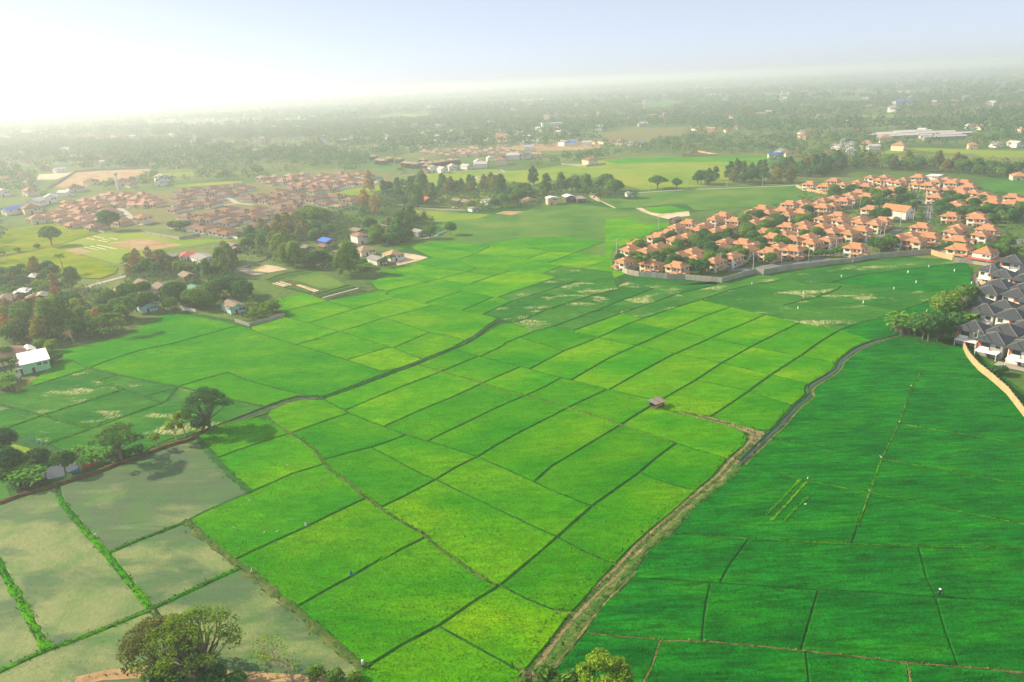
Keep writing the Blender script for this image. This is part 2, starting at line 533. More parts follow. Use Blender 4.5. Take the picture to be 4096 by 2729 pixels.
# ---- lines of the low earth banks between the paddies, as seen in the photograph
BUNDS = [
    # canal on the right, both edges, and farm track
    ('d', '1600,668 1320,763 1210,808 1130,872 1055,935 1040,990 1000,1030 870,1110 790,1150 755,1190 768,1250 640,1350 470,1550 @k 1385,425 1110,378 850,287 440,192'),
    ('d', '1640,700 1450,745 1260,825 1170,882 1098,937 1083,990 1034,1042 903,1122 806,1182 824,1250 702,1344 522,1556 @k 1400,482 1250,632 1130,752 1080,832 930,952 780,1072 640,1182 490,1402 250,1556 @t 2156,875 2000,1000 1840,1240 1700,1420 1600,1554 1540,1640'),
    ('k', '395,215 700,292 1000,367 1140,432 1190,492 1160,562 1000,692 850,872 690,1002 500,1182 250,1382 60,1554 @t 2085,706 1800,1030 1730,1100 1560,1330 1370,1554 1300,1640'),
    # canal on the left and the ditch that goes on north-east
    ('e', '1380,85 1160,88 1040,118 930,155 840,192 690,250 520,318 420,352'),
    ('e', '1400,125 1190,115 1060,147 965,185 885,225 868,262 905,315 1000,380 1080,430'),
    ('e', '420,362 640,305 780,285 905,318'),
    ('e', '420,352 330,395 210,468'),
    ('a', '690,1150 900,1078 1200,960 1580,818 1900,692 2010,630 2110,582 2250,472 2345,410 @b 1310,1200 1400,1175 1640,1075 2040,950 2295,888 2285,862 2350,822'),
    ('a', '690,1172 900,1100 1200,990 1580,848 1900,712 2050,650 2150,590 2354,470 @b 1310,1205'),
    ('c', '1128,248 1100,212 1200,180 1310,130 1330,118'),
    # long lines running down to the right
    ('e', '1395,115 1560,200 1640,245 2000,385 2180,450 @f 500,892 800,1022 1030,1130 1180,1200 1350,1270 1470,1320 1580,1355'),
    ('a', '1580,850 1810,915 2190,1025 @f 950,315 1350,430 1560,495 1800,575 1950,625 2150,690 @k 250,455 500,540 700,610 985,692'),
    ('a', '1930,700 2150,770 @c 200,985 580,1090 1000,1195 1400,1290 1440,1330'),
    # rows running up to the right
    ('e', '390,672 700,560 1080,438 1330,350 1640,245'),
    ('a', '970,1255 1250,1130 1500,1030 1800,915 2150,770'),
    ('a', '1330,1400 1600,1280 1900,1160 2190,1025 @c 0,1070 200,985'),
    ('f', '40,735 330,600 640,450 950,315 1130,235 1290,150'),
    ('f', '500,892 700,770 900,660 1040,590 1350,430 1550,335 1720,255'),
    ('f', '500,892 300,990 100,1110 0,1165 @e 2100,1060 1930,1140'),
    ('e', '2180,450 2000,520 1850,570 1640,620 1385,690'),
    ('f', '2120,430 1850,590 1500,800 1200,980 1030,1130'),
    ('k', '500,542 300,690 140,830 @f 1800,1200 1580,1355 @t 1630,490 1185,868 1000,980 700,1188 400,1345 150,1502 90,1570 30,1660'),
    ('k', '140,830 300,890 480,950 690,1002'),
    # lower centre
    ('e', '1080,430 1200,500 1330,600 1390,700 1450,770 1600,870 1760,1010 1930,1140 2100,1250 2354,1390 @t 700,580 830,670 1000,790 1150,868 1185,868'),
    ('e', '720,992 900,910 1100,820 1400,728'),
    ('e', '1785,1055 1500,1190 1240,1320 950,1450 720,1554 @h 585,398'),
    ('t', '600,490 400,590 150,720 0,810 @h 2000,370 1650,570 1400,710 1140,857'),
    ('e', '1850,570 2030,660 2230,770 2354,832 @t 680,40 900,150 1200,290 1450,410 1630,490 1850,610 2085,706'),
    ('t', '1185,868 1400,980 1600,1060 1760,1090'),
    ('t', '700,1188 900,1300 1100,1410 1300,1520 1370,1560'),
    # left border of the green block
    ('e', '210,468 390,672 500,800 720,992'),
    ('e', '720,992 500,1080 250,1190 125,1262 -40,1330'),
    ('e', '125,1262 300,1420 440,1550 @h 590,440 800,590 1000,760 1140,870 1400,1100 1600,1280 1800,1430'),
    # pale flooded fields
    ('s', '495,-120 510,-20 560,60 700,230 860,400 960,520 1100,690 1300,935 1370,1020 1480,1150 1560,1300 1620,1470'),
    ('s', '930,455 1200,340 1615,180'),
    ('s', '0,1470 250,1350 420,1280 700,1180 1000,1060 1290,945 1500,840 1800,700 2060,580'),
    ('s', '0,560 80,700 200,900 300,1110 410,1285'),
    ('r', '1690,965 1500,1025 1300,1095 1050,1185 900,1245 700,1315 450,1395 120,1485 0,1540'),
    ('r', '1690,965 1600,1010'),
    ('e', '210,468 60,540'),
    ('s', '600,1600 700,1545 900,1500 1300,1470 1700,1470 2000,1510 2354,1530 2700,1560 2900,1640'),
    ('h', '1800,1430 1700,1554'),
    # left middle
    ('r', '0,610 400,490 760,375 900,320 1200,220 1470,165 1800,75 2000,20 2150,-40'),
    ('r', '760,375 900,400 1030,430 1300,490 1530,530 1740,580 2000,650 2290,702'),
    ('r', '0,905 50,890 370,775 480,740 760,650 1060,555'),
    ('r', '860,475 1060,555 1250,620 1390,672 1440,650 1530,530'),
    ('r', '860,475 1030,430'),
    ('r', '1240,620 1500,545'),
    ('r', '1530,530 1770,460 1950,410 2100,470 2354,545 @P 1240,1590'),
    ('r', '0,685 180,730 370,775 520,820 780,890'),
    ('r', '410,1020 780,890 1050,790 1390,672'),
    ('r', '410,1020 560,1100 760,1170 960,1190 1250,1095 1690,930 1900,850 2150,760 2354,672'),
    ('r', '410,1020 200,980 100,900 50,890'),
    ('r', '520,290 640,320 780,375'),
    ('r', '520,290 480,235 600,200 900,140 1100,80 1420,-90 1520,-100 1900,-30 2130,30 2200,-10'),
    ('r', '160,565 330,440 520,290'),
    ('a', '15,515 200,590 440,660 600,705 900,800 1240,910 1420,890'),
    ('a', '15,515 0,480 150,450 325,395'),
    ('e', '540,120 700,150 840,192'),
    ('r', '2290,702 2354,672'),
    # centre north
    ('a', '325,395 550,455 850,540 1350,690 1600,790'),
    ('a', '325,345 710,255'),
    ('a', '325,395 310,340 170,280 0,260'),
    ('a', '0,60 200,70 560,190 730,245 1000,200 1250,140 1300,135'),
    ('a', '170,250 480,170'),
    ('a', '550,455 980,328 1360,222 1400,215'),
    ('a', '730,245 980,328 1270,408 1690,545 1780,560'),
    ('a', '1690,545 1850,570 1930,600'),
    ('a', '440,660 840,540 1270,408 1720,290'),
    ('a', '910,805 1290,690 1350,690'),
    ('a', '1350,690 1690,545'),
    ('b', '100,940 190,967 400,1005 540,1042 750,1080 920,1110 1100,1150 1165,1180'),
    ('b', '60,905 150,905 190,890 460,830 600,795 880,725 960,690'),
    ('b', '100,940 150,905'),
    ('b', '0,870 60,905'),
    ('b', '0,720 150,755 460,830 500,832 750,890 970,930 1150,970 1310,1000 1640,1075'),
    ('b', '-40,815 150,755'),
    ('b', '-40,815 0,870'),
    ('b', '0,720 160,705 400,755 600,795 880,845 1120,765 1285,715'),
    ('b', '160,705 380,645 640,700 850,728 1120,765'),
    ('b', '380,645 540,590 780,612 960,690 1200,700 1285,715 1580,745 1710,780 1910,812 2275,868'),
    ('b', '490,1020 640,965 830,905'),
    ('b', '830,1085 1110,968'),
    ('b', '1010,1130 1310,1000'),
    ('b', '1150,970 1500,850 1710,780'),
    ('b', '1310,1000 1600,910 1910,812'),
    ('b', '1740,868 2035,950'),
    ('b', '150,490 430,475 700,515 960,550 1200,580 1430,610 1700,660 1960,690 2240,725 2285,862'),
    ('b', '780,612 960,550 1090,485'),
    ('b', '430,475 600,440 1000,470 1090,485 1240,480 1640,535 1890,545 2200,580 2240,725'),
    ('b', '1430,608 1640,535'),
    ('b', '1630,645 1890,545 2120,460'),
    ('b', '1960,690 2190,615'),
    ('b', '1590,745 1770,675'),
    ('b', '1000,470 1320,410 1750,395 2000,420 2220,450 2354,470'),
    ('b', '1640,535 1480,480 1320,410'),
    ('b', '1990,418 2290,295'),
    ('b', '2220,450 2354,390'),
    ('b', '1750,395 2000,280 2170,215 2354,225 2480,240'),
    ('b', '150,490 350,500 540,590'),
    # centre east
    ('b', '1050,1500 1210,1425 @c 50,765 330,652 510,605 820,490 1100,380 1400,270 1500,235'),
    ('c', '320,990 600,840 920,715 1240,570 1560,460 1890,355 2150,270 @d 250,215 550,165'),
    ('c', '680,650 1150,480 1680,300 1990,230 2200,180'),
    ('c', '510,605 680,650 920,715 1290,785 1650,862'),
    ('c', '820,490 970,450 1150,480 1330,525'),
    ('c', '200,712 600,838'),
    ('c', '110,575 330,652'),
    ('c', '-10,540 110,575'),
    ('c', '600,420 820,490'),
    ('c', '680,1110 1000,920 1290,785 1625,640 1900,520 2160,428'),
    ('c', '1040,1195 1300,1050 1660,862 1990,715 @d 0,655 200,575 370,500'),
    ('c', '1440,1345 1520,1300 1850,1110 2090,952 @d 240,802 500,670 705,572'),
    ('c', '1240,565 1625,640 1990,715 @d 260,800 710,886 1045,948'),
    ('c', '1650,862 2090,952 @d 440,1060 795,1148'),
    ('c', '1855,1110 @d 230,1218 640,1345'),
    ('c', '1990,1455 @d 0,1370 230,1215 440,1060 720,882 900,750 1085,640 1265,575'),
    ('c', '1890,355 2160,420 @d 370,497 705,572 1085,640 1400,742'),
    ('c', '1210,185 1500,260 1690,300 1770,330 1890,355'),
        ('d', '1265,575 1600,480 1990,335 2150,290'),
    ('d', '560,405 850,335 1060,260 1100,220 1030,195'),
    ('d', '0,312 250,345 520,400 700,450 900,490 1265,575'),
    ('d', '250,215 600,270 740,330 850,335'),
    ('d', '420,130 750,200 1000,195 1280,120 1900,50 2250,0'),
    ('d', '1000,195 1580,258 2250,300'),
    ('d', '850,335 1300,400 1620,478'),
    ('c', '1330,118 1700,215 2050,205 @d 0,172 150,140 280,110 420,130 640,90 1000,10 1200,-40 1650,-40 2250,-30 2340,100 2320,230 2250,330 2150,440 2000,600 1640,680'),
    # right of the canal
    ('d', '1155,885 1540,950 1830,1010 2100,1050 2354,1085 @P 4030,1530'),
    ('d', '1038,1052 1350,1125 1750,1178'),
    ('g', '1385,70 1310,240 1240,390 1175,580 1010,915 900,1230 790,1540 @u 1272,438'),
    ('g', '1250,375 1600,440 2000,500 2354,530'),
    ('g', '240,405 600,475 1000,550 1175,580 1600,650 2000,715 2354,785'),
    ('g', '-90,715 0,735 300,780 700,860 1010,915 1500,1000 2000,1090 2354,1160'),
    ('g', '-80,1030 0,1045 300,1115 700,1195 900,1230 1300,1315 1800,1420 2354,1530'),
    ('k', '1130,760 1400,820 1760,905'),
    ('k', '1385,480 1640,530 2171,645'),
    ('u', '150,370 620,405 1272,438 1700,455 2354,465'),
    ('u', '-170,638 450,685 1000,725 1500,750 1800,775 2354,805'),
    ('t', '1850,1235 1900,1250 2156,1275 2354,1290'),
    ('u', '0,1030 65,1045 400,1055 950,1110 1400,1160 1620,1190 2000,1215 2354,1250'),
    ('u', '620,405 500,570 440,690'),
    ('u', '380,680 340,900 325,1045'),
    ('u', '1060,728 1010,900 960,1110'),
    ('u', '1690,455 1740,650 1800,775 1850,960 1940,1212'),
    ('u', '65,1045 20,1190 0,1230 -40,1310 -60,1400'),
    ('u', '980,1112 1000,1300 1010,1400'),
    ('u', '1620,1190 1640,1304 1655,1400'),
    ('u', '2200,1236 2354,1300'),
    ('d', '1640,700 1800,760 2100,800 2230,760'),
    # the edge of what is built
    ('P', '-110,2850 4210,2850 4210,1745 4096,1620 3990,1490 3890,1395 3850,1350 3845,1270 3870,1150'),
    ('P', '-110,2850 -110,1580'),
    ('P', '-110,1580 0,1585'),
]


def build_faces():
    segs_pl = []
    for fr, s in BUNDS:
        o = FR[fr]
        px = []
        for tk in s.split():
            if tk[0] == '@':
                o = FR[tk[1:]]
                continue
            a = tk.split(',')
            px.append([o[0] + float(a[0]) * o[2], o[1] + float(a[1]) * o[2]])
        for end, nxt in ((0, 1), (-1, -2)):           # carry lines on past the edge of the photograph
            x, y = px[end]
            if fr != 'P' and (x < 14 or x > IMW - 14 or y > IMH - 20):
                dx, dy = x - px[nxt][0], y - px[nxt][1]
                l = math.hypot(dx, dy)
                e = [x + dx / l * 170, y + dy / l * 170]
                if end == 0:
                    px.insert(0, e)
                else:
                    px.append(e)
        segs_pl.append([np.array(gp(*p)) for p in px])
    n = len(segs_pl)

    def near(p, skip):
        best = (1e9, None)
        for j, q in enumerate(segs_pl):
            if j == skip:
                continue
            for i in range(len(q) - 1):
                a, b = q[i], q[i + 1]
                ab = b - a
                L2 = ab.dot(ab)
                if L2 < 1e-9:
                    continue
                t = min(1, max(0, (p - a).dot(ab) / L2))
                c = a + t * ab
                d = np.hypot(*(p - c))
                if d < best[0]:
                    best = (d, c)
        return best
    for j, q in enumerate(segs_pl):
        for end in (0, -1):
            p = q[end]
            dd = math.hypot(math.hypot(p[0], p[1]), CAMH)
            tol = (.016 if dd < 260 else .022) * dd
            d, c = near(p, j)
            if d < tol and c is not None:
                q[end] = c
    S2 = []
    for q in segs_pl:
        for i in range(len(q) - 1):
            if np.hypot(*(q[i + 1] - q[i])) > .01:
                S2.append((q[i], q[i + 1]))
    m = len(S2)
    A = np.array([s[0] for s in S2])
    B = np.array([s[1] for s in S2])
    splits = [[] for _ in range(m)]
    for i in range(m):
        a, b = A[i], B[i]
        ab = b - a
        L = np.hypot(*ab)
        for j in range(i + 1, m):
            c, d = A[j], B[j]
            if max(a[0], b[0]) + .2 < min(c[0], d[0]) or max(c[0], d[0]) + .2 < min(a[0], b[0]) or max(a[1], b[1]) + .2 < min(c[1], d[1]) or max(c[1], d[1]) + .2 < min(a[1], b[1]):
                continue
            cd = d - c
            den = ab[0] * cd[1] - ab[1] * cd[0]
            L2 = np.hypot(*cd)
            if abs(den) < 1e-9:
                continue
            ac = c - a
            t = (ac[0] * cd[1] - ac[1] * cd[0]) / den
            u = (ac[0] * ab[1] - ac[1] * ab[0]) / den
            et, eu = .05 / L, .05 / L2
            if -et <= t <= 1 + et and -eu <= u <= 1 + eu:
                p = a + min(1, max(0, t)) * ab
                splits[i].append(p)
                splits[j].append(p)
    nodes = []

    def node(p):
        for k, q in enumerate(nodes):
            if abs(q[0] - p[0]) < .35 and abs(q[1] - p[1]) < .35:
                return k
        nodes.append((float(p[0]), float(p[1])))
        return len(nodes) - 1
    edges = set()
    for i in range(m):
        ab = B[i] - A[i]
        ps = [A[i]] + splits[i] + [B[i]]
        ps.sort(key=lambda p: (p - A[i]).dot(ab))
        ids = [node(p) for p in ps]
        for x, y in zip(ids, ids[1:]):
            if x != y:
                edges.add((min(x, y), max(x, y)))
    while True:
        deg = {}
        for a, b in edges:
            deg[a] = deg.get(a, 0) + 1
            deg[b] = deg.get(b, 0) + 1
        bad = [e for e in edges if deg[e[0]] < 2 or deg[e[1]] < 2]
        if not bad:
            break
        for e in bad:
            edges.discard(e)
    adj = {}
    for a, b in edges:
        adj.setdefault(a, []).append(b)
        adj.setdefault(b, []).append(a)
    for a in adj:
        adj[a].sort(key=lambda b: math.atan2(nodes[b][1] - nodes[a][1], nodes[b][0] - nodes[a][0]))
    seen = set()
    faces = []
    for a in adj:
        for b in adj[a]:
            if (a, b) in seen:
                continue
            path = []
            x, y = a, b
            while (x, y) not in seen:
                seen.add((x, y))
                path.append(x)
                nb = adj[y]
                k = nb.index(x)
                x, y = y, nb[k - 1]
            poly = [nodes[i] for i in path]
            ar = area(poly)
            if 25 < ar < 60000:
                faces.append(poly)
    return faces


def inset(poly, d):
    n = len(poly)
    out = []
    for i in range(n):
        p0, p1, p2 = Vector(poly[i - 1]), Vector(poly[i]), Vector(poly[(i + 1) % n])
        e1, e2 = (p1 - p0), (p2 - p1)
        if e1.length < 1e-6 or e2.length < 1e-6:
            continue
        e1.normalize()
        e2.normalize()
        n1, n2 = Vector((-e1.y, e1.x)), Vector((-e2.y, e2.x))
        b = n1 + n2
        if b.length < .35:
            b = n1
            k = 1
        else:
            b.normalize()
            k = min(1.8, 1 / max(.3, b.dot(n1)))
        q = p1 + b * d * k
        out.append((q.x, q.y))
    return out


def densify(poly, step):
    """more corners with a small waver, so that field edges are not ruled lines"""
    out = []
    for i in range(len(poly)):
        a, b = poly[i], poly[(i + 1) % len(poly)]
        l = math.hypot(b[0] - a[0], b[1] - a[1])
        n = max(1, int(l / step))
        nx, ny = -(b[1] - a[1]) / max(l, 1e-6), (b[0] - a[0]) / max(l, 1e-6)
        for k in range(n):
            t = k / n
            w = (random.random() - .5) * .32 if 0 < k < n else 0
            out.append((a[0] + (b[0] - a[0]) * t + nx * w, a[1] + (b[1] - a[1]) * t + ny * w))
    return out


def zone(fr, s):
    o = FR[fr]
    return [(o[0] + float(t.split(',')[0]) * o[2], o[1] + float(t.split(',')[1]) * o[2]) for t in s.split()]


Z_FLOOD = zone('v', '-100,1150 20,1140 230,1085 410,1015 455,1010 570,1130 440,1200 540,1300 835,1535 850,1700 -100,1700')
Z_FLOOD_B = zone('v', '-100,890 170,1000 235,1010 420,960 300,1085 200,1130 100,1090 -100,1000')
Z_DEEP = zone('d', '1640,690 1260,825 1098,937 806,1182 824,1250 522,1556') + zone('k', '1560,332 1400,482 1130,752 930,952 640,1182 490,1402 250,1556') + zone('t', '2156,875 1840,1240 1600,1554 1450,1800') + zone('v', '2500,1750 2500,1000 2215,790 2200,760')
Z_TRACK = [zone('k', '1390,425 1110,378 440,185 395,215 1000,367 1140,432 1190,492 1160,562 1000,692 850,872 690,1002 500,1182 60,1554 -100,1700 150,1640 250,1556 490,1402 640,1182 930,952 1130,752 1400,482'),
           zone('t', '2085,706 1370,1554 1250,1700 1540,1700 1700,1420 1840,1240 2156,875 2200,800'),
           zone('d', '1600,660 1055,935 755,1190 470,1550 522,1556 824,1250 1098,937 1640,710'),
           zone('k', '1735,20 1385,425 1400,482 1790,85 1800,20'),
           zone('a', '690,1145 1580,815 2345,405 2354,475 1900,715 690,1180'),
           zone('e', '1400,80 1160,85 690,245 420,350 420,365 780,290 905,320 1000,380 868,262 885,225 1190,118 1400,127'),
           zone('b', '1160,1175 1310,1205 1190,1205 830,1425 750,1435')]
Z_SPARSE = zone('v', '-100,1000 0,905 250,820 330,810 560,850 545,950 420,990 230,1010 -100,1100')
Z_POND = zone('r', '-150,880 50,885 200,975 410,1015 560,1095 960,1185 900,1250 450,1400 0,1545 -150,1600')
Z_TOPFLOOD = zone('v', '60,1120 230,1085 410,1015 460,1010 575,1130 440,1200 250,1270 130,1130')
Z_NORTH = zone('v', '1230,660 1330,610 1420,640 1670,650 2100,590 2260,620 2240,700 2060,740 1700,745 1620,705 1330,760 1260,740 1150,745')
Z_MID = zone('v', '0,860 420,715 560,745 620,750 800,830 740,915 620,935 545,905 430,830 300,800 0,900')
Z_OLIVE = zone('v', '910,590 940,480 1260,450 1500,480 1500,570 1330,600 1180,545 1000,560')

FACES = build_faces()
n_field = 0
FIELD = []
for poly in FACES:
    cx = sum(p[0] for p in poly) / len(poly)
    cyy = sum(p[1] for p in poly) / len(poly)
    px = inv(cx, cyy)
    ar = area(poly)
    dist = math.hypot(cx, cyy)
    per = sum(math.hypot(poly[i][0] - poly[i - 1][0], poly[i][1] - poly[i - 1][1]) for i in range(len(poly)))
    sam = []
    bx = (min(p[0] for p in poly), max(p[0] for p in poly), min(p[1] for p in poly), max(p[1] for p in poly))
    for _ in range(900):
        s_ = (random.uniform(bx[0], bx[1]), random.uniform(bx[2], bx[3]))
        if inside(s_, poly):
            sam.append(inv(*s_))
            if len(sam) > 24:
                break
    hit = sum(1 for s_ in sam if any(inside(s_, z) for z in Z_TRACK + [Z_POND]))
    if hit > len(sam) * .4 or ar / per < 1.6:
        print('skipped face', [int(v) for v in px], int(ar))
        continue
    style, hgt, ins = 'rice_bright', .25, .42
    if inside(px, Z_FLOOD):
        style, hgt, ins = ('flood_b' if inside(px, Z_TOPFLOOD) else 'flood'), .05, .75
    elif inside(px, Z_DEEP):
        style, hgt, ins = 'rice_deep', .20, .27
    elif inside(px, Z_SPARSE):
        style, hgt, ins = 'rice_sparse', .15, .7
    elif inside(px, Z_MID):
        style, hgt, ins = 'rice_mid', .26, .5
    elif inside(px, Z_NORTH):
        style, hgt, ins = 'rice_sparse', .25, .4
        if px[1] > 1290 or px[0] > 3650:
            style = 'rice_deep'
    elif inside(px, Z_OLIVE):
        style, hgt, ins = 'rice_mid', .26, .5
    elif random.random() < .28:
        style = 'rice_mid'
    q = inset(poly, ins * (1 + dist / 1500))
    if area(q) < .35 * ar:
        continue
    q = densify(q, 3.0 + dist / 60)
    b = MB()
    top = [(x, y, hgt) for x, y in q]
    n = len(q)
    b.v = top + [(x, y, -.01) for x, y in inset(q, -.18)] if len(inset(q, -.18)) == n else top + [(x, y, -.01) for x, y in q]
    b.f.append(tuple(range(n)))
    for i in range(n):
        b.f.append((i, i + n, (i + 1) % n + n, (i + 1) % n))
    ob('rice_field', b.mesh('rice_field', MAT[style]), kind='structure')
    FIELD.append((style, q, hgt, dist))
    n_field += 1
print('fields', n_field, 'of', len(FACES))


def ribbon(name, line, w, z, mat, parent=None, kind='structure', crown=0.0, jit=.12, wid=None):
    """a strip along a line; crown > 0 raises the middle"""
    L = [Vector(p) for p in line]
    P2 = [L[0]]
    for a, b in zip(L, L[1:]):
        n = max(1, int((b - a).length / max(1.2, w)))
        for k in range(1, n + 1):
            P2.append(a + (b - a) * (k / n))
    b = MB()
    for i, p in enumerate(P2):
        d = (P2[min(i + 1, len(P2) - 1)] - P2[max(0, i - 1)])
        d.normalize()
        nrm = Vector((-d.y, d.x))
        hw = w / 2 * (1 + (random.random() - .5) * 2 * jit)
        for t in ((-1, 0), (-.4, crown), (.4, crown), (1, 0)):
            q = p + nrm * (hw * t[0] + (random.random() - .5) * jit * w * .5)
            b.v.append((q.x, q.y, z + t[1]))
    for i in range(len(P2) - 1):
        for j in range(3):
            a = i * 4 + j
            b.f.append((a, a + 4, a + 5, a + 1))
    return ob(name, b.mesh(name, MAT[mat]), parent, kind=kind)


# the canal, its banks and the farm track
canal_r = pts('d', '1622,684 1560,697 1440,737 1330,777 1240,817 1150,880 1075,937 1060,980 1030,1022 960,1072 880,1116 800,1164 780,1195 794,1250 750,1300 680,1347 600,1430 540,1500 500,1548') + pts('k', '1440,410 1390,455 1300,545 1200,640 1105,735')
ribbon('canal_water', canal_r, 1.5, .03, 'water', jit=.2)
ribbon('canal_bank', [(x + .3, y + 1.3) for x, y in canal_r], .8, .02, 'margin', crown=.25, jit=.4)
ribbon('canal_bank', [(x + 1.2, y - 1.1) for x, y in canal_r], .9, .02, 'drygrass', crown=.25, jit=.4)
track = pts('k', '440,200 700,280 1000,352 1150,405 1250,450 1245,510 1180,590 1080,680 1010,755 930,850 800,960 650,1083 480,1230 300,1390 120,1556') + pts('t', '2090,760 1900,925 1700,1140 1540,1340 1420,1500 1340,1640')
ribbon('track_verge', track, 5.2, .015, 'trackgrass', jit=.3)
ribbon('track_verge', pts('k', '1100,760 1000,870 850,990 690,1120 540,1270 380,1420 200,1560') + pts('t', '2156,790 1960,990 1790,1210 1650,1390 1560,1540 1500,1640'), 1.7, .05, 'trackgrass', crown=.10, jit=.8)
ribbon('track_verge', pts('t', '2250,760 2050,960 1900,1130 1760,1330 1600,1500'), .6, .05, 'drygrass', crown=.10, jit=.8)
for off in (-.75, .85):
    L = []
    for i, p in enumerate(track):
        a, b = Vector(track[max(0, i - 1)]), Vector(track[min(len(track) - 1, i + 1)])
        d = (b - a).normalized()
        L.append((p[0] - d.y * off, p[1] + d.x * off))
    ribbon('farm_track', L, .7, .045, 'track', jit=.4)
ribbon('farm_track', pts('k', '1010,345 1130,390 1260,435 1340,450'), 2.6, .05, 'track', jit=.2)
ribbon('farm_track', pts('k', '1330,445 1270,480 1230,560'), 3.0, .054, 'track', jit=.2)
# the left canal
canal_l = pts('e', '1330,100 1160,104 1050,135 950,172 860,208 700,266 520,335 330,405 170,468 0,535') + pts('r', '1440,1010 1340,1050 1250,1102 1060,1165 910,1205 700,1275 450,1365 330,1402 230,1412 160,1400 140,1330 120,1270')
ribbon('canal_water', canal_l, .7, .02, 'water', jit=.3)
ribbon('canal_bank', pts('e', '1330,118 1180,122 1060,152 960,190 880,232 760,275 600,320 440,360'), 2.2, .02, 'verge', crown=.25, jit=.4)
ribbon('canal_bank', pts('e', '905,255 890,310 1000,385 1090,440'), 1.8, .02, 'verge', crown=.15, jit=.4)
ribbon('canal_bank', pts('e', '1340,80 1160,85 1040,115 930,150 840,188 690,245 520,315 330,385 170,450') + pts('r', '1650,920 1440,985 1240,1080'), .7, .02, 'verge', crown=.3, jit=.5)
ribbon('earth_embankment', pts('r', '1690,958 1600,995 1500,1018 1300,1088 1050,1178 900,1238 700,1305 450,1388 260,1440 120,1482 0,1530'), 1.9, .02, 'redsoil', crown=.7, jit=.3)
ditch = pts('a', '690,1160 900,1088 1200,975 1580,832 1900,702 2040,640 2130,588 2250,490 2340,432') + pts('b', '1160,1190 1310,1205 1400,1180 1640,1080 2040,955 2295,892')
ribbon('ditch_bank', ditch, 1.5, .02, 'margin', crown=.25, jit=.5)
ribbon('ditch_water', [(x - .9, y + .6) for x, y in ditch], .3, .04, 'water', jit=.4)

BLINES = []
# banks that stand out: broad grassy or dry ones
for fr, s, w, mt, c in [
    ('e', '1080,430 1200,500 1330,600 1390,700 1450,770 1600,870 1760,1010 1930,1140 2100,1250 2354,1390', 1.1, 'verge', .30),
    ('t', '560,455 700,580 830,670 1000,790 1150,868', 1.0, 'verge', .30),
    ('h', '120,50 350,250 590,440 800,590 1000,760 1140,870 1400,1100 1600,1280 1800,1430', 2.2, 'verge', .35),
    ('e', '210,468 390,672 500,800 720,992', 2.0, 'margin', .35),
    ('s', '500,-20 560,60 700,230 860,400 960,520 1100,690 1300,935', 1.35, 'rice_mid', .22),
    ('s', '930,455 1200,340 1615,180', .9, 'rice_mid', .2),
    ('s', '-60,1495 250,1350 420,1280 700,1180 1000,1060 1290,945 1500,840 1800,700 2060,580', 1.1, 'rice_mid', .22),
    ('s', '-60,470 80,700 200,900 300,1110 410,1285', 1.5, 'rice_mid', .22),
    ('s', '1300,935 1370,1020 1400,1080', .9, 'verge', .3),
    ('a', '1580,850 1810,915 2190,1025 2330,1065', .5, 'drygrass', .16),
    ('f', '0,50 155,95 550,205 950,315 1350,430 1560,495 1800,575 1950,625 2150,690 2354,750', .5, 'drygrass', .16),
    ('t', '1860,1238 1900,1250 2156,1275 2354,1290', .42, 'drygrass', .16),
    ('u', '0,1028 65,1045 400,1053 950,1108 1400,1158 1620,1188 2000,1213 2354,1248 2500,1262', .42, 'drygrass', .16),
    ('u', '65,1045 20,1190 0,1230 -40,1310', .45, 'drygrass', .16),
    ('u', '1620,1190 1640,1304 1655,1400', .45, 'drygrass', .16),
    ('u', '150,370 620,405 1272,438 1700,455 2354,465', .35, 'rice_bright', .25),
    ('g', '1385,70 1310,240 1240,390 1175,580 1010,915 900,1230 790,1540', .5, 'rice_bright', .25),
    ('g', '0,1045 300,1115 700,1195 900,1230 1300,1315 1800,1420 2354,1530', .3, 'rice_bright', .25),
    ('g', '1010,915 1500,1000 2000,1090 2354,1160', .3, 'rice_bright', .25),
    ('g', '1175,580 1600,650 2000,715 2354,785', .3, 'rice_bright', .25),
    ('d', '1265,575 1600,480 1990,335', .8, 'rice_bright', .4),
    ('k', '1360,1240 1500,1100 1690,900', 1.0, 'rice_bright', .3),
    ('k', '1410,1295 1600,1090 1750,920', .9, 'rice_bright', .3),
    ('k', '1520,1310 1640,1180 1770,1060', .9, 'rice_bright', .3),
    ('r', '0,905 50,890 370,775 480,740 760,650 1060,555', .9, 'rice_mid', .3),
    ('r', '410,1020 780,890 1050,790 1390,672', .9, 'rice_mid', .3),
    ('r', '860,475 1060,555', .8, 'rice_mid', .3), ('r', '370,775 520,820 780,890', .7, 'rice_mid', .3),
]:
    ribbon('field_bund', pts(fr, s), w, .02, mt, crown=c, jit=.55)
    BLINES.append((pts(fr, s), w, mt))

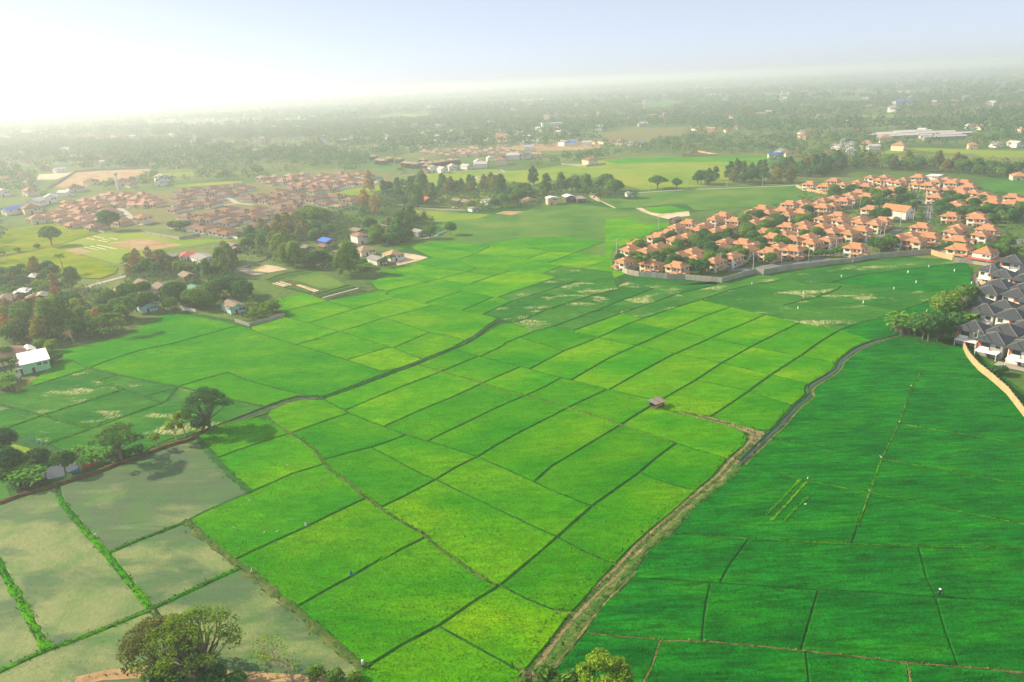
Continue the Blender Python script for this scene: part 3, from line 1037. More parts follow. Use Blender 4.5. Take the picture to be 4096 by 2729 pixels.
# ---- land beyond the paddies
for nm, fr, s, mt, z in [
    ('grass_field', 'T2', '620,1105 1330,965 1480,925 1650,895 2050,875 2354,885', None, 0),
]:
    pass
_far = pts('T2', '500,1110 620,1095 1330,962 1480,922 1650,892 2050,872 2354,885') + pts('T3', '200,1095 440,1065 860,1010 1100,990 1700,985 2354,985 2354,1070 2300,1180 1800,1250 1200,1290 800,1180 600,1150 0,1290') + pts('T2', '2000,1240 1700,1140 1400,1100 1100,1120 800,1110')
sheet('grass_field', _far, 'yellow_meadow', .03)
for nm, fr, s, mt, z in [
    ('grass_field', 'N', '415,312 850,282 1200,267 2050,237 2100,272 2330,342 1900,432 1650,472 1450,485 1000,500 900,440 700,440 380,470 170,480 0,380 300,372', 'olive_meadow', .04),
    ('rice_field', 'T3', '850,1022 1100,990 1700,985 2354,985 2400,1035 1500,1030 1000,1052', 'rice_bright', .12),
    ('stubble_field', 'T3', '810,822 900,752 1200,717 1620,715 1560,790 1300,812 1270,842', 'drygrass', .05),
    ('bare_soil_yard', 'l8', '640,322 780,230 900,142 1750,105 1800,112 1560,207 1240,247 960,332', 'soil', .05),
    ('bare_soil_yard', 'l8', '420,240 420,175 860,145 840,165 660,230', 'sand', .05),
    ('grass_field', 'n5', '1420,272 1500,182 2060,192 2400,232 2400,560 2000,472 1680,480 1490,402', 'meadow', .04),
    ('grass_field', 'T4', '1000,965 1100,925 1350,900 2354,930 2500,990 2000,990 1900,960 1650,950 1400,930 1150,950', 'yellow_meadow', .03),
    ('rice_field', 'L', '-150,170 0,150 420,100 870,170 600,250 400,312 0,372 -150,400', 'rice_glow_tint', .3),
    ('rice_field', 'L', '-150,430 0,392 440,302 530,322 900,432 1010,472 990,522 850,572 600,552 0,572 -150,590', 'rice_glow_tint', .3),
    ('grass_field', 'L', '445,290 880,172 1250,172 1490,232 2060,232 1800,262 1650,292 1350,332 1250,372 1000,442', 'yellow_meadow', .04),
    ('stubble_field', 'L', '920,266 1200,224 1400,250 1570,281 1370,310 1170,327', 'soil', .10),
    ('stubble_field', 'L', '525,330 690,304 790,338 660,364', 'soil', .10),
    ('grass_field', 'M', '1340,405 1440,330 2260,372 2150,412 1750,442', 'yellow_meadow', .05),
    ('stubble_field', 'b', '1130,180 1210,155 1410,155 1290,192', 'soil', .07),
    ('grass_field', 'b', '150,490 430,470 600,440 1000,465 1320,405 1750,392 2000,278 2170,212 2354,222 2354,140 2000,95 1600,80 1500,120 1300,195 1100,185 700,215 560,275 700,340 600,400 300,440', 'olive_meadow', .03),
    ('grass_field', 'P', '2230,930 2330,850 2420,830 2570,860 2520,930 2440,1060 2405,1120 2300,1090', 'olive_meadow', .028),
    ('grass_field', 'n1', '0,345 0,220 600,180 880,290 1250,400 1200,480 800,470 500,360', 'olive_meadow', .045),
    ('rice_field', 'n1', '0,360 480,350 800,470 1240,420 1180,520 900,600 780,700 560,720 320,880 160,900 100,1080 160,1280 400,1390 0,1554', 'rice_bright', .2),
    ('grass_field', 'n1', '730,150 1250,110 1600,215 1050,250 870,230', 'rice_bright', .06),
    ('sand_yard', 'n1', '570,150 700,150 870,235 1060,262 1580,215 1600,300 1350,330 1230,370 1080,340 860,280 700,220', 'sand', .05),
    ('bare_soil_yard', 'p2', '1380,330 1700,300 2020,265 2354,275 2354,330 2150,345 1850,350 1500,340', 'soil', .05),
    ('sand_yard', 'q5', '1790,470 1860,375 2050,395 2230,440 2080,490 1810,550', 'sand', .06),
    ('sand_yard', 'q4', '1470,420 1600,405 1720,440 1900,370 2050,390 2190,430 1800,500 1720,515', 'sand', .06),
    ('vegetable_plot', 'q5', '0,740 330,620 560,590 720,640 900,680 1100,800 1280,780 1650,860 850,1010 700,960 420,850 90,770', 'verge', .06),
    ('grass_field', 'q5', '350,730 700,640 900,690 1100,800 1000,860 760,850 520,770', 'olive_meadow', .10),
    ('yard', 'r', '110,560 160,480 300,440 460,455 300,520 150,580', 'drygrass', .06),
    ('farm_pond', 'q6', '250,360 330,320 440,290 500,300 600,270 600,340 520,370 480,400 380,420 300,400', 'water', .10),
    ('farm_pond', 'q6', '85,385 125,380 145,440 175,515 130,525 110,460', 'water', .10),
    ('garden_plot', 'q6', '60,170 110,150 400,225 380,240 280,260', 'yellow_meadow', .08),
    ('garden_plot', 'q6', '60,200 290,265 200,290 60,260', 'yellow_meadow', .08),
    ('grass_bank', 'q6', '-60,420 0,420 60,500 80,560 0,600 -60,610', 'meadow', .08),
    ('grass_patch', 'w', '350,670 440,650 510,670 450,690', 'drygrass', .16),
    ('estate_ground', 'l8', '330,700 640,560 1000,430 1200,370 1850,370 2354,330 2354,800 1820,760 1450,800 1220,850 830,740', 'drygrass', .03),
    ('estate_ground', 'm1', '300,340 700,300 1000,250 1500,185 2200,190 2240,262 1480,392 1900,430 1650,520 1250,540 1150,720 640,850 200,770', 'drygrass', .035),
    ('farm_yard', 'n6', '440,775 830,780 870,900 880,930', 'road', .06),
    ('dirt_bank', 'n7', '330,340 400,270 440,300 400,330 440,430 480,560 430,640 380,640 430,540 380,440', 'redsoil', .25),
]:
    sheet(nm, pts(fr, s), mt, z)
ribbon('ditch_water', pts('n7', '375,310 385,390 410,460 440,520 430,600'), 1.2, .42, 'water')

for nm, fr, s, w, mt, z in [
    ('country_road', 'N', '400,318 850,288 1200,275 2050,240 2090,262', 3.2, 'road', .08),
    ('sand_lane', 'N', '160,480 0,400 -60,350 -110,310', 2.0, 'sand', .08),
    ('sand_lane', 'p2', '2354,785 2290,750 2270,725 2330,715', 3.0, 'sand', .08),
    ('village_lane', 'q3', '300,930 480,820 560,770 700,520 820,420 1040,265 1160,230 1370,175 1500,140', 4.2, 'road', .08),
    ('village_lane', 'q4', '1400,440 1660,380 1900,300 2100,170 2354,10', 3.0, 'road', .08),
    ('village_lane', 'M', '0,860 180,780 420,600 560,520', 3.0, 'road', .08),
    ('village_lane', 'M', '1250,660 1400,625 1640,600 1760,570 1850,530', 2.4, 'road', .08),
    ('village_lane', 'p2', '560,800 820,840 960,850 1200,860', 2.5, 'road', .08),
    ('estate_road', 'n2', '400,1560 900,1540 1500,1440 1950,1390 2354,1360', 7.0, 'asphalt', .09),
    ('estate_road', 'n4', '-10,960 500,840 1000,680 1350,540 1500,480 1700,380', 5.0, 'asphalt', .094),
    ('estate_road', 'n5', '0,560 60,520 300,700 380,800 340,960 300,1100', 5.0, 'asphalt', .09),
    ('estate_road', 'n6', '1750,800 2000,700 2150,640 2354,560', 5.0, 'asphalt', .09),
    ('estate_road', 'n6', '820,760 1000,760 1400,740 1700,810', 4.0, 'road', .085),
    ('estate_road', 'n7', '640,1420 800,1455 991,1500 1150,1540', 4.6, 'road', .09),
    ('estate_road', 'l8', '1190,400 1250,440 1330,520 1480,620 1560,700', 5.0, 'road', .09),
    ('estate_road', 'm1', '350,350 560,450 640,495 800,510', 5.0, 'road', .09),
    ('estate_road', 'm1', '640,495 300,550', 5.0, 'road', .094),
    ('village_lane', 'p2', '640,565 1200,520 1500,512 1540,530 1400,555 1290,575 1300,595 1440,608', 3.0, 'road', .08),
    ('dirt_track', 's', '640,1560 900,1500 1300,1480 1700,1480 2000,1515 2354,1535 2700,1560 3000,1620', 2.6, 'soil', .09),
]:
    ribbon(nm, pts(fr, s), w, z, mt, jit=.06)

# ------------------------------------------------------------------ vegetation
def leaf_mesh(name, C, N, sz, tint, mat, aspect=.62, up=None):
    """quads at C with normals N, half-size sz; per-leaf tint attribute"""
    n = len(C)
    N = N / np.maximum(1e-6, np.linalg.norm(N, axis=1))[:, None]
    a = rng.normal(size=(n, 3)) if up is None else up
    a = a - (a * N).sum(1)[:, None] * N
    a /= np.maximum(1e-6, np.linalg.norm(a, axis=1))[:, None]
    b = np.cross(N, a)
    s = np.asarray(sz)[:, None]
    A, B = a * s, b * s * aspect
    V = np.stack([C - A - B * .6, C + A * .2 - B, C + A + B * .5, C - A * .3 + B], axis=1).reshape(-1, 3)
    me = bpy.data.meshes.new(name)
    me.vertices.add(4 * n)
    me.vertices.foreach_set('co', V.astype(np.float32).ravel())
    me.loops.add(4 * n)
    me.loops.foreach_set('vertex_index', np.arange(4 * n, dtype=np.int32))
    me.polygons.add(n)
    me.polygons.foreach_set('loop_start', np.arange(0, 4 * n, 4, dtype=np.int32))
    me.polygons.foreach_set('loop_total', np.full(n, 4, dtype=np.int32))
    at = me.attributes.new('tint', 'FLOAT', 'POINT')
    at.data.foreach_set('value', np.repeat(np.clip(tint, 0, 1), 4).astype(np.float32))
    me.materials.append(mat)
    me.update()
    return me


def clump_leaves(clumps, per, size, jit=.55, low=-.55):
    """leaves over the shells of several ellipsoid clumps [(x,y,z,rx,ry,rz)]"""
    C, N, T, Z = [], [], [], []
    for cl in clumps:
        c, r = np.array(cl[:3]), np.array(cl[3:6])
        k = max(6, int(per * (r[0] * r[1]) ** .5 * max(r[2], .3) ** .5))
        d = rng.normal(size=(k, 3))
        d /= np.linalg.norm(d, axis=1)[:, None]
        d = d[d[:, 2] > low + rng.random(len(d)) * .3 - .15]
        k = len(d)
        rad = rng.uniform(.62, 1.06, k)[:, None]
        C.append(c + d * r * rad)
        N.append(d / r * r.mean() + rng.normal(scale=jit, size=(k, 3)) + np.array([0, 0, .25]))
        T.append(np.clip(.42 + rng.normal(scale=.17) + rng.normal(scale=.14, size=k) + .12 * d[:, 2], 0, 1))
        Z.append(size * rng.uniform(.6, 1.35, k))
    return np.concatenate(C), np.concatenate(N), np.concatenate(Z), np.concatenate(T)


def branch_tube(b, p0, p1, r0, r1, bend=.12, n=5, k=4):
    p0, p1 = Vector(p0), Vector(p1)
    L = (p1 - p0).length
    off = Vector((random.uniform(-1, 1), random.uniform(-1, 1), random.uniform(-.2, .6))) * L * bend
    P = [p0 + (p1 - p0) * (i / k) + off * math.sin(math.pi * i / k) for i in range(k + 1)]
    b.tube([tuple(p) for p in P], [r0 + (r1 - r0) * i / k for i in range(k + 1)], n)
    return P


def tree_proto(name, leaf, bark, h, w, nclump, per, lsize, trunk_h=.35, shape='round', flat=.7, cr=.30, trunk_r=None, seed=0):
    """returns (trunk mesh, crown mesh)"""
    random.seed(seed)
    b = MB()
    tr = trunk_r or h * .022 + .06
    th = h * trunk_h
    top = (random.uniform(-.3, .3), random.uniform(-.3, .3), th)
    branch_tube(b, (0, 0, -.2), top, tr * 1.5, tr, .06, 7)
    cl = []
    for i in range(nclump):
        a = 2.4 * i + random.uniform(-.5, .5)
        if shape == 'umbrella':
            rr = w / 2 * (math.sqrt((i + .5) / nclump)) * random.uniform(.82, 1.0)
            z = h * (.93 - .36 * (rr / (w / 2)) ** 2) + random.uniform(-.06, .04) * h
            s = w * cr * random.uniform(.75, 1.2)
            c = (math.cos(a) * rr * .86, math.sin(a) * rr * .86, z - s * flat * .6, s, s, s * flat * .62)
        elif shape == 'tall':
            f = (i + .5) / nclump
            z = th * .7 + (h - th * .7) * f
            rr = w / 2 * math.sin(math.pi * min(1, .2 + .8 * f)) ** .7 * random.uniform(.3, .85)
            s = w * cr * random.uniform(.7, 1.15) * (1.1 - .45 * f)
            c = (math.cos(a) * rr, math.sin(a) * rr, z - s * .4, s, s, s * .95)
        elif shape == 'plume':
            f = (i + .5) / nclump
            z = h * (.25 + .72 * (1 - f * f * .9))
            rr = w / 2 * (.15 + .8 * f) * random.uniform(.8, 1.05)
            s = w * cr * random.uniform(.8, 1.2)
            c = (math.cos(a) * rr, math.sin(a) * rr, z - s * .6, s * .8, s * .8, s * 1.35)
        else:
            u = random.uniform(-.45, 1)
            ph = math.sqrt(max(0, 1 - u * u))
            s = w * cr * random.uniform(.7, 1.2)
            ch = (h - th) / 2
            c = (math.cos(a) * ph * (w / 2 - s * .7), math.sin(a) * ph * (w / 2 - s * .7), th + ch * .95 + u * (ch - s * .55), s, s, s * .85)
        cl.append(c)
        if i % 2 == 0 or nclump < 9:
            branch_tube(b, (top[0], top[1], th * random.uniform(.75, 1)), (c[0] * .9, c[1] * .9, c[2]), tr * .6, tr * .12, .14, 5)
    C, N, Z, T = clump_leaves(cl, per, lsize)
    return b.mesh(name + '_trunk', MAT[bark]), leaf_mesh(name + '_crown', C, N, Z, T, MAT[leaf])


def palm_proto(h, lean, seed, nf=17, fl=3.4, bark='bark'):
    random.seed(seed)
    b = MB()
    P = [(lean * (t ** 1.6), 0, h * t - .2) for t in (0, .25, .5, .75, 1)]
    b.tube(P, [.30, .22, .19, .17, .16], 7)
    C, N, Z, T, U = [], [], [], [], []
    for i in range(nf):
        a = i * 2.4
        el = random.uniform(-.25, 1.1)
        d = Vector((math.cos(a), math.sin(a), 0))
        for k in range(7):
            t = (k + .5) / 7
            out = fl * t * math.cos(el * (1 - t * .4))
            z = fl * (t * math.sin(el) - .75 * t * t)
            p = Vector(P[-1]) + d * out + Vector((0, 0, z))
            for sd in (-1, 1):
                side = Vector((-d.y, d.x, 0)) * sd
                C.append(p + side * .30)
                N.append(Vector((0, 0, 1)) - side * .6 + d * random.uniform(-.2, .2))
                U.append(side + d * .7 + Vector((0, 0, -.45)))
                Z.append(.62 * (1.15 - .6 * abs(t - .45)))
                T.append(.35 + .4 * random.random())
    return b.mesh('palm_trunk', MAT[bark], True), leaf_mesh('palm_crown', np.array(C), np.array(N), np.array(Z), np.array(T), MAT['leaf_palm'], .32, np.array(U))


def banana_proto(seed, n=6, h=3.2):
    random.seed(seed)
    b = MB()
    C, N, Z, T, U = [], [], [], [], []
    for i in range(n):
        x, y = random.uniform(-1.5, 1.5), random.uniform(-1.5, 1.5)
        hh = h * random.uniform(.6, 1)
        b.tube([(0, 0, -.05), (x * .5, y * .5, .02), (x, y, .05), (x * 1.1, y * 1.1, hh * .62)], [.12, .12, .16, .10], 5)
        for k in range(7):
            a = k * 2.4 + i
            d = Vector((math.cos(a), math.sin(a), 0))
            el = random.uniform(.3, 1.1)
            for t, dr in ((.35, 0), (.75, .12), (1.1, .42)):
                C.append(Vector((x * 1.1, y * 1.1, hh * .62)) + d * 1.7 * t * math.cos(el) + Vector((0, 0, 1.5 * t * math.sin(el) - dr)))
                N.append(Vector((0, 0, 1)) - d * math.sin(el) + d * dr * 2)
                U.append(d * math.cos(el) + Vector((0, 0, math.sin(el) - dr)))
                Z.append(.48)
                T.append(.3 + .55 * random.random())
    return b.mesh('banana_stem', MAT['bark']), leaf_mesh('banana_leaf_crown', np.array(C), np.array(N), np.array(Z), np.array(T), MAT['leaf_banana'], .55, np.array(U))


def bare_proto(h, seed, bark='bark_pale', spread=.5, depth=4, tuft=None):
    random.seed(seed)
    b = MB()
    tips = []

    def grow(p, d, l, r, k):
        q = p + d * l
        P = branch_tube(b, p, q, r, r * .66, .09, 5 if k > 1 else 3, 3)
        if k == 0:
            tips.append(q)
            return
        for i in range(3 if k > 1 else 2):
            dd = (d + Vector((random.uniform(-1, 1), random.uniform(-1, 1), random.uniform(-.25, .7))) * spread * 1.5).normalized()
            grow(P[random.choice((2, 3))], dd, l * random.uniform(.62, .8), r * .6, k - 1)
    grow(Vector((0, 0, -.2)), Vector((0, 0, 1)), h * .36, h * .022, depth)
    tr = b.mesh('bare_trunk', MAT[bark])
    if tuft:
        C = np.array([tuple(t) for t in tips])
        k = 2
        C = np.repeat(C, k, 0) + rng.normal(scale=.45, size=(len(tips) * k, 3))
        return tr, leaf_mesh('sparse_crown', C, rng.normal(size=C.shape) + [0, 0, .5], np.full(len(C), .22), rng.random(len(C)), MAT[tuft])
    return tr, None


PROTO = {}
PROTO['round'] = [tree_proto('round_tree', 'leaf_green', 'bark', 9, 9, 15, 75, .46, .28, seed=s) for s in (1, 2, 3)]
PROTO['dark'] = [tree_proto('dark_tree', 'leaf_dark', 'bark', 9, 8.5, 15, 75, .46, .26, seed=s) for s in (4, 5, 6)]  # broadleaf trees like the round ones, only darker leaved
PROTO['tall'] = [tree_proto('tall_tree', 'leaf_green', 'bark', 14, 7.5, 15, 80, .46, .3, 'tall', seed=s) for s in (7, 8)]
PROTO['talldark'] = [tree_proto('tall_dark_tree', 'leaf_dark', 'bark', 13, 7.0, 15, 80, .46, .3, 'tall', seed=s) for s in (17, 18)]
PROTO['olive'] = [tree_proto('olive_tree', 'leaf_olive', 'bark', 12, 8.5, 15, 55, .44, .3, 'tall', seed=s) for s in (9, 10)]
PROTO['rust'] = [tree_proto('rust_tree', 'leaf_rust', 'bark_pale', 12, 6.5, 13, 42, .42, .3, 'tall', seed=s) for s in (11, 12)]
PROTO['lime'] = [tree_proto('lime_tree', 'leaf_lime', 'bark', 7.5, 7, 12, 75, .42, .26, seed=s) for s in (13, 14)]
PROTO['rain'] = [tree_proto('rain_tree', 'leaf_green', 'bark', 13, 20, 30, 75, .50, .3, 'umbrella', .62, .16, .42, seed=s) for s in (15, 16)]
PROTO['bamboo'] = [tree_proto('bamboo', 'leaf_bamboo', 'bark_pale', 12, 10, 18, 95, .40, .2, 'plume', 1, .21, .12, seed=s) for s in (19, 20)]
PROTO['palm'] = [palm_proto(10.5, 1.2, 21), palm_proto(8.5, .6, 22)]
PROTO['smallpalm'] = [palm_proto(4.8, .2, 23, 15, 2.4)]
PROTO['banana'] = [banana_proto(24), banana_proto(25, 8, 3.6)]
PROTO['shrub'] = [tree_proto('shrub', 'leaf_green', 'bark', 2.6, 3.4, 7, 70, .34, .12, seed=s) for s in (26, 27)]
PROTO['shrubdark'] = [tree_proto('dark_shrub', 'leaf_dark', 'bark', 3.4, 3.6, 8, 70, .36, .12, seed=s) for s in (28, 29)]
PROTO['bare'] = [bare_proto(11, 30, 'bark_pale', .5, 4, 'leaf_rust'), bare_proto(10, 31, 'bark_pale', .55, 4, None)]
KN = dict(round=('broadleaf_tree', 'tree'), dark=('dark_broadleaf_tree', 'tree'), tall=('tall_tree', 'tree'), talldark=('tall_tree', 'tree'), olive=('dry_season_tree', 'tree'),
          rust=('rusty_leaved_tree', 'tree'), lime=('lime_green_tree', 'tree'), rain=('rain_tree', 'tree'), bamboo=('bamboo_clump', 'bamboo'),
          palm=('coconut_palm', 'palm'), smallpalm=('garden_palm', 'palm'), banana=('banana_plant', 'banana plant'), shrub=('shrub', 'shrub'),
          shrubdark=('shrub', 'shrub'), bare=('bare_tree', 'tree'))
KW = dict(round='rounded mid-green tree', dark='dark green leafy tree', tall='tall narrow green tree', talldark='tall dark green tree', olive='tall olive-brown dry tree',
          rust='rusty orange-brown leaved tree', lime='bright lime-green tree', rain='wide umbrella-crowned tree', bamboo='feathery bamboo clump', palm='slender coconut palm',
          smallpalm='short garden palm', banana='broad-leaved banana plant', shrub='low green shrub', shrubdark='dark green shrub', bare='bare pale-branched tree')
PLANTED = []        # (kind, x, y, scale, place phrase)


def plant(kind, x, y, sc, place):
    PLANTED.append((kind, x, y, sc, place))


def planting(fr, s, kind, sc, place):
    for p in pts(fr, s):
        plant(kind if isinstance(kind, str) else random.choice(kind), p[0], p[1], sc * random.uniform(.85, 1.15), place)


def thicket(fr, s, n, kinds, sc, place, mind=4.0, see=True):
    """trees spread at random over an area outlined in the photograph"""
    poly = pts(fr, s)
    xs, ys = [p[0] for p in poly], [p[1] for p in poly]
    got, tries = [], 0
    while len(got) < n and tries < n * 60:
        tries += 1
        p = (random.uniform(min(xs), max(xs)), random.uniform(min(ys), max(ys)))
        if inside(p, poly) and all((p[0] - q[0]) ** 2 + (p[1] - q[1]) ** 2 > mind * mind for q in got) and not any(near_house(p[0] * f, p[1] * f, m_) for f, m_ in (((1.0, 2.5), (1.025, .5), (1.05, -1.0)) if see else ((1.0, .6),))):
            got.append(p)
            plant(random.choice(kinds), p[0], p[1], sc * random.uniform(.7, 1.25), place)


HOUSE_AT = []


def near_house(x, y, m):
    return any(abs(x - h[0]) < h[2] + m and abs(y - h[1]) < h[2] + m for h in HOUSE_AT)


def make_plants():
    """one thing per plant: an Empty at its foot, a trunk and a crown"""
    by = {}
    for q in PLANTED:
        by.setdefault((q[0], q[4]), []).append(q)
    for (kind, place), L in by.items():
        L.sort(key=lambda q: inv(q[1], q[2])[0])
        nm, cat = KN[kind]
        for i, q in enumerate(L):
            if len(L) == 1:
                lab = '%s %s' % (KW[kind], place)
            else:
                lab = '%s %s, %s from the left' % (KW[kind], place, ordinal(i + 1))
            v = random.choice(PROTO[kind])
            r = ob(nm, None, None, (q[1], q[2], 0), random.uniform(0, 6.28), q[3] * random.uniform(.95, 1.05), lab, cat,
                   ('plants ' + place) if len(L) > 1 else None)
            r.empty_display_size = .5
            ob('trunk', v[0], r)
            if v[1] is not None:
                ob('crown', v[1], r)

# ------------------------------------------------------------------ houses
def hip(b, cx, cy, w, l, e, hr, g=.62, axis='y', back=True, th=.16):
    """hip roof with small gablets: appended to b; returns the gablet triangles. w across the ridge, l along it"""
    def X(x, y, z):
        return (cx + x, cy + y, z) if axis == 'y' else (cx + y, cy + x, z)
    gx, gy = w / 2 * (1 - g), l / 2 - g * w / 2
    tri = []
    n0 = len(b.v)
    V = [X(-w / 2, -l / 2, e), X(w / 2, -l / 2, e), X(w / 2, l / 2, e), X(-w / 2, l / 2, e)]
    if g < .999:
        F1, F2, A = X(-gx, -gy, e + g * hr), X(gx, -gy, e + g * hr), X(0, -gy - .3, e + hr)
        B1, B2, C = X(-gx, gy, e + g * hr), X(gx, gy, e + g * hr), X(0, gy + .3, e + hr)
        V += [F1, F2, A, B1, B2, C]
        fs = [(0, 1, 5, 4), (2, 3, 7, 8), (3, 0, 4, 6, 9, 7), (1, 2, 8, 9, 6, 5)]
        tri = [[X(-gx * .8, -gy - .05, e + g * hr), X(gx * .8, -gy - .05, e + g * hr), X(0, -gy - .05, e + hr * .96)],
               [X(gx * .8, gy + .05, e + g * hr), X(-gx * .8, gy + .05, e + g * hr), X(0, gy + .05, e + hr * .96)]]
    else:
        gy = max(.01, l / 2 - w / 2)
        V += [X(0, -gy, e + hr), X(0, gy, e + hr)]
        fs = [(0, 1, 4), (2, 3, 5), (3, 0, 4, 5), (1, 2, 5, 4)]
    b.v += V
    b.f += [tuple(n0 + i for i in f) for f in fs]
    n1 = len(b.v)                                   # fascia and soffit
    b.v += [(v[0], v[1], v[2] - th) for v in V[:4]]
    for i in range(4):
        j = (i + 1) % 4
        b.f.append((n0 + i, n1 + i, n1 + j, n0 + j))
    b.f.append((n1, n1 + 1, n1 + 2, n1 + 3))
    return tri


def gable(b, cx, cy, w, l, e, hr, axis='y', th=.1, ov=.4):
    """simple two-slope roof; w across the ridge"""
    def X(x, y, z):
        return (cx + x, cy + y, z) if axis == 'y' else (cx + y, cy + x, z)
    for s in (-1, 1):
        n = len(b.v)
        b.v += [X(s * w / 2, -l / 2, e), X(s * w / 2, l / 2, e), X(0, l / 2, e + hr), X(0, -l / 2, e + hr),
                X(s * w / 2, -l / 2, e - th), X(s * w / 2, l / 2, e - th), X(0, l / 2, e + hr - th), X(0, -l / 2, e + hr - th)]
        b.f += [(n, n + 1, n + 2, n + 3), (n + 4, n + 7, n + 6, n + 5), (n, n + 4, n + 5, n + 1), (n + 1, n + 5, n + 6, n + 2), (n + 3, n + 2, n + 6, n + 7), (n, n + 3, n + 7, n + 4)]


def vents(tris, mat, parent):
    for t in tris:
        ob('gable_vent', MB().poly(t).mesh('gable_vent', MAT[mat]), parent)


WIN = {}


def window(parent, x, y, z, w, h, face, name='window'):
    """face: 'f' looks to -y, 'r' looks to +x, 'l' to -x"""
    key = (w, h)
    if key not in WIN:
        fr = MB().box(-w / 2 - .1, w / 2 + .1, -.07, .02, -h / 2 - .1, h / 2 + .1)
        pn = MB().box(-w / 2, -.04, -.11, -.03, -h / 2, h / 2).box(.04, w / 2, -.11, -.03, -h / 2, h / 2)
        WIN[key] = (fr.mesh('window', MAT['frame']), pn.mesh('pane', MAT['glass']))
    rz = {'f': 0, 'r': math.pi / 2, 'l': -math.pi / 2, 'b': math.pi}[face]
    o = ob(name, WIN[key][0], parent, (x, y, z), rz)
    ob('pane', WIN[key][1], o)
    return o


def estate_house(kind, wall, porch=True):
    r = ob('detached_house', None)
    wb, rb, pr = MB(), MB(), MB()
    tris = []
    if kind == 'bay':
        wb.box(-3.6, 3.6, -3.9, 4.3, 0, 5.6).box(.3, 4.1, -5.4, -3.88, 0, 5.5)
        tris += hip(rb, 0, .2, 8.9, 9.9, 5.55, 2.5, .6)
        tris += hip(rb, 2.1, -3.6, 5.3, 5.2, 5.40, 1.75, .6)[:1]
        hip(pr, -2.3, -5.2, 4.4, 3.6, 2.75, .9, .999, 'x')
        hip(pr, 4.9, 1.0, 3.2, 6.2, 2.70, .9, .999)
        for x in (-4.2, -.6):
            pr.box(x - .13, x + .13, -6.7, -6.44, 0, 2.7)
        window(r, 2.2, -5.42, 4.25, 2.1, 1.3, 'f')
        window(r, -2.2, -3.92, 4.25, 1.3, 1.3, 'f')
        window(r, 2.2, -5.42, 1.5, 2.1, 1.5, 'f')
        for y in (-2.6, .3, 3.0):
            window(r, 3.62, y, 4.3, 1.0, 1.2, 'r')
        window(r, 3.62, -2.8, 1.5, 1.2, 1.2, 'r')
        window(r, -3.62, 0, 4.3, 1.2, 1.2, 'l')
        dx, dy = -1.2, -3.92
    else:
        wb.box(-4.5, 4.5, -3.5, 3.5, 0, 5.6).box(-4.4, -.4, -4.3, -3.48, 0, 5.45)
        tris += hip(rb, 0, 0, 8.6, 10.7, 5.55, 2.6, .64, 'x')
        tris += hip(rb, -2.4, -3.4, 5.4, 3.6, 5.38, 1.6, .6)[:1]
        hip(pr, 5.7, -.6, 3.2, 5.4, 2.75, .9, .999)
        hip(pr, 1.9, -4.7, 2.8, 5.6, 2.70, .8, .999, 'x')
        for x in (-.5, 4.3):
            pr.box(x - .13, x + .13, -5.7, -5.44, 0, 2.65)
        window(r, -2.4, -4.32, 4.2, 2.0, 1.4, 'f')
        window(r, 1.2, -3.52, 4.25, 1.0, 1.3, 'f')
        window(r, 3.2, -3.52, 4.25, 1.2, 1.3, 'f')
        window(r, -2.4, -4.32, 1.5, 1.7, 1.4, 'f')
        for y in (-1.8, 1.6):
            window(r, 4.52, y, 4.3, 1.1, 1.2, 'r')
        window(r, 4.52, 2.2, 1.5, 1.2, 1.2, 'r')
        window(r, -4.52, 0, 4.3, 1.2, 1.2, 'l')
        dx, dy = 1.6, -3.52
    ob('wall', wb.mesh('wall', MAT[wall]), r)
    ro = ob('roof', rb.mesh('roof', MAT['tile_orange']), r)
    vents(tris, 'wall_cream', ro)
    ob('porch_roof', pr.mesh('porch_roof', MAT['tile_orange']), r)
    ob('door', MB().box(dx - .55, dx + .55, dy - .05, dy + .03, 0, 2.15).mesh('door', MAT['void']), r)
    return r


